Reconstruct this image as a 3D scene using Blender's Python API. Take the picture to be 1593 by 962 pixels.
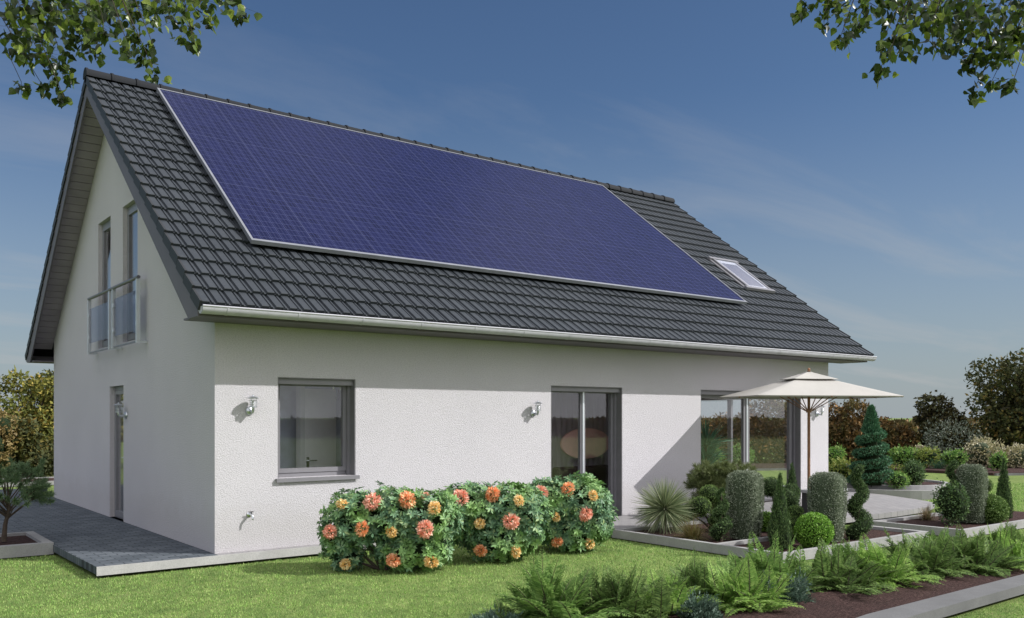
import bpy, bmesh, math, random
import numpy as np
from mathutils import Vector, Matrix
R = math.radians
for o in list(bpy.data.objects): bpy.data.objects.remove(o, do_unlink=True)
S = bpy.context.scene
C = S.collection
rng = np.random.default_rng(7)
random.seed(7)

# ------------------------------------------------------------------ camera, sky, sun, exposure
EYE = Vector((-3.712, -10.718, 1.65))
FWD = Vector((0.610, 0.792, 0)).normalized()
cd = bpy.data.cameras.new('camera'); cam = bpy.data.objects.new('camera', cd); C.objects.link(cam)
cam.location = EYE
cam.rotation_euler = (R(90), 0, math.atan2(-FWD.x, FWD.y))
cd.sensor_width = 36.0; cd.lens = 36.0 * 1382.0 / 1593.0
cd.shift_y = (650.0 - 481.0) / 1593.0
cd.clip_start = 0.05; cd.clip_end = 6000
S.camera = cam

SUN = Vector((0.8 * 0.7071, -0.8 * 0.7071, 0.6)).normalized()
EL = math.asin(SUN.z); AZ = math.atan2(SUN.x, SUN.y)
W = bpy.data.worlds.new('World'); S.world = W; W.use_nodes = True
nt = W.node_tree; nt.nodes.clear()
def wn(t, **k):
    n = nt.nodes.new(t)
    for a, b in k.items(): setattr(n, a, b)
    return n
sky = wn('ShaderNodeTexSky', sky_type='NISHITA', sun_disc=False, sun_elevation=EL, sun_rotation=AZ,
         air_density=1.0, dust_density=0.6, ozone_density=2.2)
tc = wn('ShaderNodeTexCoord'); sep = wn('ShaderNodeSeparateXYZ'); nt.links.new(tc.outputs['Generated'], sep.inputs[0])
def wmath(op, a, b=None, clamp=False):
    n = wn('ShaderNodeMath', operation=op, use_clamp=clamp)
    for i, v in enumerate((a, b)):
        if v is None: continue
        if hasattr(v, 'links'): nt.links.new(v, n.inputs[i])
        else: n.inputs[i].default_value = v
    return n.outputs[0]
zz = wmath('MAXIMUM', sep.outputs[2], 0.0)
den = wmath('ADD', zz, 0.10)
cx = wmath('DIVIDE', sep.outputs[0], den); cy = wmath('DIVIDE', sep.outputs[1], den)
cmb = wn('ShaderNodeCombineXYZ'); nt.links.new(cx, cmb.inputs[0]); nt.links.new(cy, cmb.inputs[1])
mp = wn('ShaderNodeMapping'); nt.links.new(cmb.outputs[0], mp.inputs[0])
mp.inputs['Rotation'].default_value = (0, 0, R(-25)); mp.inputs['Scale'].default_value = (0.55, 1.5, 1)
cn = wn('ShaderNodeTexNoise'); cn.inputs['Scale'].default_value = 0.9; cn.inputs['Detail'].default_value = 8; cn.inputs['Roughness'].default_value = 0.58
cn.inputs['Distortion'].default_value = 0.5
nt.links.new(mp.outputs[0], cn.inputs['Vector'])
cr = wn('ShaderNodeValToRGB'); cr.color_ramp.elements[0].position = 0.50; cr.color_ramp.elements[1].position = 0.80
nt.links.new(cn.outputs['Fac'], cr.inputs[0])
low = wmath('SUBTRACT', 1.0, wmath('MULTIPLY', zz, 1.9), True)          # more cloud towards the horizon
cfac = wmath('MULTIPLY', cr.outputs[0], wmath('MULTIPLY', low, 0.66), True)
hz = wmath('MULTIPLY', wmath('POWER', wmath('SUBTRACT', 1.0, wmath('MULTIPLY', zz, 2.9), True), 1.5), 0.86, True)   # veil of thin cloud low down
tint = wn('ShaderNodeMix', data_type='RGBA', blend_type='MULTIPLY'); tint.inputs['Factor'].default_value = 1
nt.links.new(sky.outputs[0], tint.inputs['A']); tint.inputs['B'].default_value = (0.72, 0.85, 1.0, 1)
mv = wn('ShaderNodeMix', data_type='RGBA'); nt.links.new(hz, mv.inputs['Factor']); nt.links.new(tint.outputs['Result'], mv.inputs['A'])
mv.inputs['B'].default_value = (4.3, 4.85, 5.25, 1)
mc = wn('ShaderNodeMix', data_type='RGBA'); nt.links.new(cfac, mc.inputs['Factor']); nt.links.new(mv.outputs['Result'], mc.inputs['A'])
mc.inputs['B'].default_value = (5.9, 5.9, 5.95, 1)
# unseen bright cloud overhead and to the south, added to fill the shade
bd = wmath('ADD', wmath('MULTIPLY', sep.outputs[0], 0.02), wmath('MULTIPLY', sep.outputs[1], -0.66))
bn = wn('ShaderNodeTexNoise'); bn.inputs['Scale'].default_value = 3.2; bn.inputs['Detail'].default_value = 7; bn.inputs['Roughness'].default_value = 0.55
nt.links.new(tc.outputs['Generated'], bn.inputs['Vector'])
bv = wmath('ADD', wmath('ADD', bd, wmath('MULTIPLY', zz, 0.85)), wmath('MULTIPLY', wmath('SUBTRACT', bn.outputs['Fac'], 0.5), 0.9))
fill_cloud = wmath('MULTIPLY', wmath('DIVIDE', wmath('SUBTRACT', bv, 0.17), 0.30), 1.0, True)
mb_ = wn('ShaderNodeMix', data_type='RGBA'); nt.links.new(fill_cloud, mb_.inputs['Factor']); nt.links.new(mc.outputs['Result'], mb_.inputs['A'])
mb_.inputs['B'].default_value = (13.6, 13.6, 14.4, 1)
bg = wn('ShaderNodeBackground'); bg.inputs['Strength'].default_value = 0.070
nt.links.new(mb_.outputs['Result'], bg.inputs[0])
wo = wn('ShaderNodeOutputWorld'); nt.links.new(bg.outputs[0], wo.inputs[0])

sd = bpy.data.lights.new('sun', 'SUN'); sd.energy = 3.7; sd.angle = R(0.5); sd.color = (1.0, 0.982, 0.955)
so = bpy.data.objects.new('sun', sd); C.objects.link(so); so.location = (20, -20, 20)
so.rotation_euler = (-SUN).to_track_quat('-Z', 'Y').to_euler()
S.view_settings.view_transform = 'Standard'; S.view_settings.look = 'None'
S.view_settings.exposure = 0.24; S.view_settings.gamma = 1.0; S.view_settings.use_curve_mapping = False
S.cycles.max_bounces = 12; S.cycles.diffuse_bounces = 7; S.cycles.transparent_max_bounces = 24
S.cycles.caustics_reflective = False; S.cycles.caustics_refractive = False

# ------------------------------------------------------------------ materials
MATS = {}
class Mat:
    def __init__(s, name):
        s.m = bpy.data.materials.new(name); s.m.use_nodes = True; s.t = s.m.node_tree; s.t.nodes.clear()
        s.out = s.n('ShaderNodeOutputMaterial')
    def n(s, t, **k):
        n = s.t.nodes.new(t)
        for a, b in k.items(): setattr(n, a, b)
        return n
    def l(s, a, b): s.t.links.new(a, b)
    def bsdf(s, col=None, rough=0.6, metal=0.0, spec=0.5):
        b = s.n('ShaderNodeBsdfPrincipled')
        if col is not None: b.inputs['Base Color'].default_value = (*col, 1)
        b.inputs['Roughness'].default_value = rough; b.inputs['Metallic'].default_value = metal
        b.inputs['Specular IOR Level'].default_value = spec
        s.l(b.outputs[0], s.out.inputs[0]); s.b = b
        return b
    def coord(s, scale=(1, 1, 1), rot=(0, 0, 0), which='Object'):
        t = s.n('ShaderNodeTexCoord'); m = s.n('ShaderNodeMapping')
        m.inputs['Scale'].default_value = scale; m.inputs['Rotation'].default_value = rot
        s.l(t.outputs[which], m.inputs[0]); return m.outputs[0]
    def noise(s, vec, scale, detail=4, rough=0.55):
        n = s.n('ShaderNodeTexNoise'); n.inputs['Scale'].default_value = scale; n.inputs['Detail'].default_value = detail
        n.inputs['Roughness'].default_value = rough; s.l(vec, n.inputs['Vector']); return n.outputs['Fac']
    def ramp(s, fac, stops):
        r = s.n('ShaderNodeValToRGB'); e = r.color_ramp.elements
        while len(e) < len(stops): e.new(0.5)
        for i, (p, c) in enumerate(stops): e[i].position = p; e[i].color = (*c, 1) if len(c) == 3 else c
        s.l(fac, r.inputs[0]); return r.outputs[0]
    def mix(s, f, a, b, bt='MIX'):
        m = s.n('ShaderNodeMix', data_type='RGBA', blend_type=bt)
        for k, v in (('Factor', f), ('A', a), ('B', b)):
            if hasattr(v, 'links'): s.l(v, m.inputs[k])
            else: m.inputs[k].default_value = v if k == 'Factor' else (*v, 1)
        return m.outputs['Result']
    def bump(s, h, strength=0.3, dist=0.02):
        b = s.n('ShaderNodeBump'); b.inputs['Strength'].default_value = strength; b.inputs['Distance'].default_value = dist
        s.l(h, b.inputs['Height']); s.l(b.outputs[0], s.b.inputs['Normal'])
def plain(name, col, rough=0.5, metal=0.0, spec=0.5, var=0.12, sc=6.0, bump=0.0, bsc=80):
    M = Mat(name); M.bsdf(col, rough, metal, spec)
    v = M.coord(); n = M.noise(v, sc)
    c = M.ramp(n, [(0.25, tuple(x * (1 - var) for x in col)), (0.75, tuple(min(1, x * (1 + var)) for x in col))])
    M.l(c, M.b.inputs['Base Color'])
    if bump: M.bump(M.noise(v, bsc, 3), bump, 0.01)
    MATS[name] = M.m; return M.m

def mk_stucco():
    M = Mat('stucco'); M.bsdf((0.7, 0.7, 0.7), 0.9, spec=0.2)
    v = M.coord(); big = M.noise(v, 0.7, 5)
    v2 = M.coord((1, 1, 1.7)); fine = M.noise(v2, 52, 3, 0.68)
    c = M.ramp(big, [(0.3, (0.605, 0.585, 0.612)), (0.7, (0.655, 0.633, 0.660))])
    c2 = M.mix(M.ramp(fine, [(0.34, (0.62,) * 3), (0.56, (0.0,) * 3)]), c, (0.45, 0.435, 0.455))
    g = M.n('ShaderNodeNewGeometry'); sx = M.n('ShaderNodeSeparateXYZ'); M.l(g.outputs['Position'], sx.inputs[0])
    hgt = M.n('ShaderNodeMath', operation='MULTIPLY_ADD'); M.l(M.noise(v, 5, 5), hgt.inputs[0]); hgt.inputs[1].default_value = -0.55; M.l(sx.outputs[2], hgt.inputs[2])
    c2 = M.mix(M.ramp(hgt.outputs[0], [(0.0, (0.16,) * 3), (0.34, (0.0,) * 3)]), c2, (0.36, 0.32, 0.27))
    M.l(c2, M.b.inputs['Base Color']); M.bump(fine, 0.95, 0.016)
    MATS['stucco'] = M.m
mk_stucco()
plain('plaster_inside', (0.86, 0.86, 0.87), 0.9)
plain('plaster_lilac', (0.42, 0.35, 0.39), 0.9)
plain('bath_tile', (0.52, 0.56, 0.66), 0.5)
plain('frame_grey', (0.205, 0.20, 0.215), 0.38, var=0.06)
plain('lining_grey', (0.19, 0.187, 0.195), 0.5, var=0.08)
plain('barge_grey', (0.12, 0.108, 0.125), 0.55, var=0.1, sc=2)
plain('soffit_grey', (0.31, 0.275, 0.31), 0.6, var=0.12, sc=3)
plain('black_gap', (0.006, 0.006, 0.007), 0.8)
plain('zinc', (0.46, 0.46, 0.50), 0.6, 0.0, var=0.10, sc=9)
plain('steel', (0.60, 0.63, 0.67), 0.28, 0.85, var=0.06)
plain('chrome', (0.75, 0.78, 0.8), 0.12, 1.0, var=0.03)
plain('aluminium', (0.68, 0.71, 0.75), 0.35, 0.6, var=0.05)
plain('panel_frame', (0.25, 0.26, 0.29), 0.45, 0.3)
plain('dark_rail', (0.16, 0.16, 0.18), 0.35, 0.4)
plain('white_plastic', (0.72, 0.73, 0.74), 0.4, var=0.04)
plain('blind_grey', (0.25, 0.245, 0.265), 0.7, var=0.05)
plain('door_white', (0.9, 0.9, 0.91), 0.45, var=0.04)
plain('pink', (0.93, 0.55, 0.50), 0.6, var=0.08)
plain('parquet', (0.62, 0.57, 0.52), 0.5, var=0.2, sc=5)
plain('canvas', (0.43, 0.412, 0.38), 0.85, var=0.05, sc=4, bump=0.15, bsc=160)
plain('teak', (0.25, 0.125, 0.06), 0.5, var=0.25, sc=14)
plain('black_metal', (0.02, 0.02, 0.022), 0.5)
plain('bench_grey', (0.30, 0.30, 0.31), 0.7)
plain('bark', (0.075, 0.055, 0.04), 0.9, var=0.4, sc=18, bump=0.6, bsc=30)
plain('twig', (0.06, 0.045, 0.03), 0.8, var=0.3)
plain('terracotta', (0.28, 0.13, 0.08), 0.8)

M = Mat('sheer_lilac'); b_ = M.bsdf((0.50, 0.43, 0.49), 0.9, spec=0.1); t_ = M.n('ShaderNodeBsdfTranslucent'); t_.inputs[0].default_value = (0.5, 0.43, 0.49, 1)
mx_ = M.n('ShaderNodeMixShader'); mx_.inputs[0].default_value = 0.5; M.l(b_.outputs[0], mx_.inputs[1]); M.l(t_.outputs[0], mx_.inputs[2]); M.l(mx_.outputs[0], M.out.inputs[0]); MATS['sheer_lilac'] = M.m
def mk_tile():
    M = Mat('roof_tile'); M.bsdf((0.06, 0.065, 0.07), 0.62, spec=0.28)
    v = M.coord(); n = M.noise(v, 1.1, 6); f = M.noise(v, 26, 4, 0.7)
    c = M.ramp(n, [(0.3, (0.031, 0.037, 0.045)), (0.7, (0.046, 0.053, 0.062))])
    c = M.mix(M.ramp(f, [(0.5, (0, 0, 0)), (0.8, (0.35,) * 3)]), c, (0.085, 0.09, 0.092))
    M.l(c, M.b.inputs['Base Color']); M.bump(f, 0.12, 0.004); MATS['roof_tile'] = M.m
mk_tile()
plain('tile_edge', (0.022, 0.024, 0.027), 0.6)
plain('ridge_tile', (0.016, 0.018, 0.022), 0.75, spec=0.2)

def mk_solar():
    M = Mat('solar_cells'); M.bsdf((0.03, 0.035, 0.12), 0.25, spec=0.06)
    M.b.inputs['Coat Weight'].default_value = 0.0; M.b.inputs['Coat Roughness'].default_value = 0.06
    v = M.coord()
    br = M.n('ShaderNodeTexBrick', offset=0.0, squash=1.0); M.l(v, br.inputs['Vector'])
    br.inputs['Scale'].default_value = 1.0; br.inputs['Brick Width'].default_value = 0.156; br.inputs['Row Height'].default_value = 0.156
    br.inputs['Mortar Size'].default_value = 0.0045; br.inputs['Mortar Smooth'].default_value = 0.2; br.inputs['Bias'].default_value = -0.1
    br.inputs['Color1'].default_value = (0.0050, 0.0072, 0.036, 1); br.inputs['Color2'].default_value = (0.0085, 0.0115, 0.054, 1)
    br.inputs['Mortar'].default_value = (0.050, 0.058, 0.14, 1)
    b2 = M.n('ShaderNodeTexBrick', offset=0.0); M.l(v, b2.inputs['Vector'])       # seams between the modules
    b2.inputs['Scale'].default_value = 1.0; b2.inputs['Brick Width'].default_value = 0.936; b2.inputs['Row Height'].default_value = 1.72
    b2.inputs['Mortar Size'].default_value = 0.009; b2.inputs['Color1'].default_value = (0, 0, 0, 1); b2.inputs['Color2'].default_value = (0, 0, 0, 1); b2.inputs['Mortar'].default_value = (0.35,) * 3 + (1,)
    # busbars: thin pale lines up the slope
    w = M.n('ShaderNodeTexWave', wave_type='BANDS', bands_direction='X', wave_profile='SIN'); w.inputs['Scale'].default_value = 2.0 * math.pi / 0.052 / 20.0
    M.l(v, w.inputs['Vector'])
    bb = M.ramp(w.outputs['Fac'], [(0.92, (0,) * 3), (0.98, (0.42,) * 3)])
    n = M.noise(v, 7, 2); 
    vo = M.n('ShaderNodeTexVoronoi', feature='F1'); vo.inputs['Scale'].default_value = 30; M.l(v, vo.inputs['Vector'])
    c = M.mix(bb, br.outputs['Color'], (0.065, 0.072, 0.17))
    c = M.mix(M.ramp(vo.outputs['Color'], [(0.2, (0.0,) * 3), (0.9, (0.4,) * 3)]), c, (0.0085, 0.0115, 0.058))
    c = M.mix(b2.outputs['Color'], c, (0.06, 0.068, 0.13))
    M.l(c, M.b.inputs['Base Color']); MATS['solar_cells'] = M.m
mk_solar()

def mk_glass(name, tint, ior=1.5, refl=1.0, rough=0.0):
    M = Mat(name)
    t = M.n('ShaderNodeBsdfTransparent'); t.inputs[0].default_value = (*tint, 1)
    g = M.n('ShaderNodeBsdfGlossy'); g.inputs['Color'].default_value = (refl, refl, refl, 1); g.inputs['Roughness'].default_value = rough
    f = M.n('ShaderNodeFresnel')                       # same reflectance on the entering and the leaving face of a pane
    gm = M.n('ShaderNodeNewGeometry'); mi = M.n('ShaderNodeMix', data_type='FLOAT'); M.l(gm.outputs['Backfacing'], mi.inputs['Factor'])
    mi.inputs['A'].default_value = ior; mi.inputs['B'].default_value = 1.0 / ior; M.l(mi.outputs['Result'], f.inputs['IOR'])
    mx = M.n('ShaderNodeMixShader'); M.l(f.outputs[0], mx.inputs[0]); M.l(t.outputs[0], mx.inputs[1]); M.l(g.outputs[0], mx.inputs[2])
    M.l(mx.outputs[0], M.out.inputs[0]); MATS[name] = M.m
mk_glass('glass', (0.97, 0.975, 0.985), 1.52)
mk_glass('glass_clear', (0.97, 0.975, 0.98), 1.48)
mk_glass('rail_glass', (0.70, 0.71, 0.77), 1.12)
mk_glass('roof_glass', (0.95, 0.95, 0.97), 1.3)

def mk_paver(name, c1, c2, mortar, bw, rh):
    M = Mat(name); M.bsdf(c1, 0.85, spec=0.25)
    v = M.coord()
    br = M.n('ShaderNodeTexBrick', offset=0.5); M.l(v, br.inputs['Vector'])
    br.inputs['Scale'].default_value = 1; br.inputs['Brick Width'].default_value = bw; br.inputs['Row Height'].default_value = rh
    br.inputs['Mortar Size'].default_value = 0.008; br.inputs['Color1'].default_value = (*c1, 1); br.inputs['Color2'].default_value = (*c2, 1)
    br.inputs['Mortar'].default_value = (*mortar, 1)
    n = M.noise(v, 2.5, 6); f = M.noise(v, 60, 3)
    c = M.mix(M.ramp(n, [(0.35, (0.35,) * 3), (0.65, (0,) * 3)]), br.outputs['Color'], tuple(x * 0.75 for x in c1))
    c = M.mix(M.ramp(f, [(0.4, (0.25,) * 3), (0.6, (0,) * 3)]), c, tuple(x * 0.6 for x in c1))
    M.l(c, M.b.inputs['Base Color'])
    M.bump(br.outputs['Fac'], -0.4, 0.006); MATS[name] = M.m
mk_paver('paver_blue', (0.085, 0.10, 0.115), (0.165, 0.185, 0.205), (0.035, 0.04, 0.047), 0.21, 0.105)
mk_paver('paver_pale', (0.31, 0.30, 0.305), (0.37, 0.355, 0.355), (0.19, 0.185, 0.185), 0.2, 0.1)

def mk_concrete(name, col):
    M = Mat(name); M.bsdf(col, 0.9, spec=0.2); v = M.coord()
    n = M.noise(v, 3, 6); f = M.noise(v, 90, 3)
    c = M.ramp(n, [(0.3, tuple(x * 0.85 for x in col)), (0.7, tuple(x * 1.1 for x in col))])
    c = M.mix(M.ramp(f, [(0.38, (0.4,) * 3), (0.55, (0,) * 3)]), c, tuple(x * 0.65 for x in col))
    M.l(c, M.b.inputs['Base Color']); M.bump(f, 0.25, 0.004); MATS[name] = M.m
mk_concrete('kerb', (0.36, 0.355, 0.35)); mk_concrete('kerb_dark', (0.165, 0.165, 0.165)); mk_concrete('slab_edge', (0.45, 0.44, 0.435))

def mk_mulch():
    M = Mat('mulch'); M.bsdf((0.06, 0.035, 0.03), 0.95, spec=0.15); v = M.coord((1, 1.8, 1))
    n = M.noise(v, 26, 5, 0.7); b = M.noise(v, 3, 3)
    c = M.ramp(n, [(0.3, (0.018, 0.011, 0.010)), (0.5, (0.065, 0.036, 0.032)), (0.72, (0.135, 0.083, 0.072))])
    c = M.mix(M.ramp(b, [(0.4, (0,) * 3), (0.7, (0.4,) * 3)]), c, (0.03, 0.02, 0.018))
    M.l(c, M.b.inputs['Base Color']); M.bump(n, 0.9, 0.03); MATS['mulch'] = M.m
mk_mulch()

GRASS = [(0.0, (0.055, 0.11, 0.026)), (0.35, (0.125, 0.225, 0.05)), (0.7, (0.22, 0.325, 0.09)), (1.0, (0.29, 0.33, 0.14))]
def mk_lawn():
    M = Mat('lawn'); M.bsdf((0.14, 0.2, 0.05), 0.95, spec=0.1)
    v = M.coord((1, 1, 1), (0, 0, R(-52))); vs = M.n('ShaderNodeMapping'); vs.inputs['Scale'].default_value = (1, 2.2, 1); M.l(v, vs.inputs[0])
    p = M.noise(vs.outputs[0], 2.6, 6, 0.62); f = M.noise(vs.outputs[0], 22, 5, 0.7); big = M.noise(v, 0.16, 4)
    c = M.ramp(p, [(0.28, (0.105, 0.150, 0.045)), (0.48, (0.165, 0.225, 0.067)), (0.62, (0.235, 0.295, 0.095)), (0.78, (0.24, 0.235, 0.115))])
    c = M.mix(M.ramp(f, [(0.35, (0.55,) * 3), (0.6, (0,) * 3)]), c, (0.11, 0.155, 0.045))
    c = M.mix(M.ramp(big, [(0.4, (0,) * 3), (0.65, (0.35,) * 3)]), c, (0.22, 0.30, 0.09))
    M.l(c, M.b.inputs['Base Color']); M.bump(f, 0.7, 0.04); MATS['lawn'] = M.m
mk_lawn()

def mk_leaf(name, stops, trans=0.25, rough=0.5, patch=None, psc=3.0, spec=0.3, k=2.2):
    """leaf colour differs from leaf to leaf (random per island), plus an optional patchwork of another leaf colour"""
    stops = [(q, tuple(min(0.95, v * k) for v in c)) for q, c in stops]; patch = tuple(v * k for v in patch) if patch else None
    M = Mat(name); b = M.bsdf(stops[0][1], rough, spec=spec)
    g = M.n('ShaderNodeNewGeometry'); c = M.ramp(g.outputs['Random Per Island'], stops)
    if patch:
        n = M.noise(M.coord(), psc, 3)
        c = M.mix(M.ramp(n, [(0.45, (0,) * 3), (0.62, (0.8,) * 3)]), c, patch)
    M.l(c, b.inputs['Base Color'])
    if trans > 0:
        t = M.n('ShaderNodeBsdfTranslucent'); M.l(c, t.inputs[0])
        mx = M.n('ShaderNodeMixShader'); mx.inputs[0].default_value = trans
        M.l(b.outputs[0], mx.inputs[1]); M.l(t.outputs[0], mx.inputs[2]); M.l(mx.outputs[0], M.out.inputs[0])
    MATS[name] = M.m
mk_leaf('grass_blade', GRASS, 0.25, 0.7, (0.085, 0.14, 0.045), 5.0, spec=0.15, k=1.95)
mk_leaf('topiary_grey', [(0, (0.15, 0.185, 0.12)), (0.6, (0.26, 0.30, 0.21)), (1, (0.40, 0.43, 0.34))], 0.1, k=1.0, spec=0.12)
mk_leaf('topiary_dark', [(0, (0.055, 0.10, 0.038)), (0.6, (0.105, 0.175, 0.062)), (1, (0.18, 0.25, 0.10))], 0.1, k=1.0, spec=0.15)
mk_leaf('topiary_green', [(0, (0.09, 0.155, 0.042)), (0.6, (0.155, 0.245, 0.068)), (1, (0.25, 0.34, 0.11))], 0.1, k=1.0, spec=0.15)
mk_leaf('box_lime', [(0, (0.045, 0.10, 0.012)), (0.6, (0.085, 0.17, 0.022)), (1, (0.14, 0.23, 0.04))], 0.15, k=2.4)
mk_leaf('spruce_blue', [(0, (0.020, 0.060, 0.030)), (0.6, (0.035, 0.095, 0.046)), (1, (0.07, 0.145, 0.075))], 0.1, k=1.9)
mk_leaf('juniper_blue', [(0, (0.040, 0.078, 0.052)), (0.6, (0.075, 0.12, 0.085)), (1, (0.12, 0.17, 0.125))], 0.1, k=1.3)
mk_leaf('yucca', [(0, (0.06, 0.085, 0.04)), (0.5, (0.13, 0.16, 0.085)), (1, (0.24, 0.25, 0.15))], 0.1, k=1.9)
mk_leaf('tan_grass', [(0, (0.10, 0.085, 0.03)), (0.5, (0.16, 0.12, 0.05)), (1, (0.12, 0.14, 0.05))], 0.2)
mk_leaf('brown_grass', [(0, (0.07, 0.05, 0.03)), (0.5, (0.12, 0.085, 0.045)), (1, (0.09, 0.10, 0.05))], 0.2)
mk_leaf('pine', [(0, (0.030, 0.055, 0.025)), (0.6, (0.055, 0.09, 0.040)), (1, (0.09, 0.12, 0.06))], 0.1, k=2.3)
mk_leaf('pine_olive', [(0, (0.035, 0.045, 0.015)), (0.6, (0.06, 0.078, 0.026)), (1, (0.10, 0.11, 0.045))], 0.1, k=2.4)
mk_leaf('fern', [(0, (0.12, 0.22, 0.060)), (0.5, (0.20, 0.335, 0.090)), (1, (0.32, 0.46, 0.14))], 0.38, k=1.05, spec=0.15)
mk_leaf('fern_dark', [(0, (0.095, 0.165, 0.050)), (0.5, (0.160, 0.255, 0.075)), (1, (0.25, 0.36, 0.11))], 0.35, k=1.05, spec=0.15)
mk_leaf('fern_light', [(0, (0.18, 0.33, 0.07)), (0.5, (0.29, 0.46, 0.11)), (1, (0.43, 0.58, 0.17))], 0.38, k=1.05, spec=0.15)
mk_leaf('rhodo', [(0, (0.038, 0.078, 0.042)), (0.5, (0.066, 0.125, 0.068)), (0.85, (0.11, 0.175, 0.092)), (1, (0.16, 0.205, 0.09))], 0.15, 0.42, (0.11, 0.19, 0.05), 2.6, k=2.2)
mk_leaf('petal_orange', [(0, (0.92, 0.36, 0.16)), (0.5, (0.97, 0.52, 0.27)), (1, (0.98, 0.70, 0.45))], 0.2, 0.8, k=1.0)
mk_leaf('petal_salmon', [(0, (0.90, 0.36, 0.25)), (0.5, (0.97, 0.54, 0.40)), (1, (0.98, 0.70, 0.56))], 0.2, 0.8, k=1.0)
mk_leaf('petal_yellow', [(0, (0.95, 0.55, 0.18)), (0.5, (0.98, 0.75, 0.36)), (1, (0.98, 0.88, 0.60))], 0.2, 0.8, k=1.0)
mk_leaf('shrub_bright', [(0, (0.05, 0.11, 0.025)), (0.6, (0.10, 0.19, 0.04)), (1, (0.20, 0.27, 0.07))], 0.25, k=1.8)
mk_leaf('shrub_yellowgreen', [(0, (0.07, 0.11, 0.02)), (0.6, (0.15, 0.19, 0.04)), (1, (0.30, 0.30, 0.08))], 0.25, k=1.7)
mk_leaf('shrub_dark', [(0, (0.025, 0.05, 0.018)), (0.6, (0.045, 0.08, 0.028)), (1, (0.08, 0.12, 0.04))], 0.2)
mk_leaf('olive_grey', [(0, (0.10, 0.13, 0.09)), (0.6, (0.17, 0.20, 0.15)), (1, (0.26, 0.28, 0.23))], 0.2, k=0.85)
mk_leaf('autumn_brown', [(0, (0.022, 0.018, 0.009)), (0.5, (0.055, 0.036, 0.014)), (0.8, (0.095, 0.055, 0.018)), (1, (0.14, 0.075, 0.025))], 0.2, 0.7, (0.055, 0.055, 0.016), 0.8, k=2.3)
mk_leaf('autumn_dark', [(0, (0.014, 0.012, 0.007)), (0.5, (0.03, 0.027, 0.011)), (0.85, (0.06, 0.055, 0.018)), (1, (0.10, 0.075, 0.022))], 0.15, 0.7, (0.04, 0.045, 0.013), 0.7, k=1.6)
mk_leaf('autumn_green', [(0, (0.03, 0.035, 0.009)), (0.5, (0.075, 0.078, 0.018)), (0.85, (0.13, 0.115, 0.025)), (1, (0.18, 0.12, 0.03))], 0.2, 0.7, (0.05, 0.06, 0.014), 0.9, k=2.9)
mk_leaf('autumn_olive', [(0, (0.022, 0.028, 0.010)), (0.5, (0.05, 0.055, 0.018)), (0.85, (0.095, 0.085, 0.022)), (1, (0.15, 0.09, 0.02))], 0.2, 0.7, (0.025, 0.03, 0.012), 0.9, k=2.0)
mk_leaf('tan_bush', [(0, (0.14, 0.10, 0.035)), (0.5, (0.26, 0.19, 0.07)), (1, (0.38, 0.29, 0.13))], 0.2, k=1.1)
mk_leaf('cream_flower', [(0, (0.30, 0.28, 0.13)), (0.5, (0.52, 0.47, 0.27)), (1, (0.68, 0.62, 0.46))], 0.2, k=0.92)
mk_leaf('poplar_leaf', [(0, (0.020, 0.034, 0.008)), (0.5, (0.05, 0.085, 0.016)), (0.82, (0.12, 0.19, 0.03)), (1, (0.30, 0.38, 0.06))], 0.42, 0.33, spec=0.5, k=0.95)
mk_leaf('house_plant', [(0, (0.025, 0.075, 0.05)), (0.6, (0.045, 0.13, 0.08)), (1, (0.09, 0.2, 0.12))], 0.2, k=1.6)
for nm, c in (('core_dark', (0.02, 0.032, 0.014)), ('core_grey', (0.07, 0.09, 0.055)), ('core_lime', (0.03, 0.06, 0.010))): plain(nm, c, 0.9, spec=0.1, var=0.3, sc=20)

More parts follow.
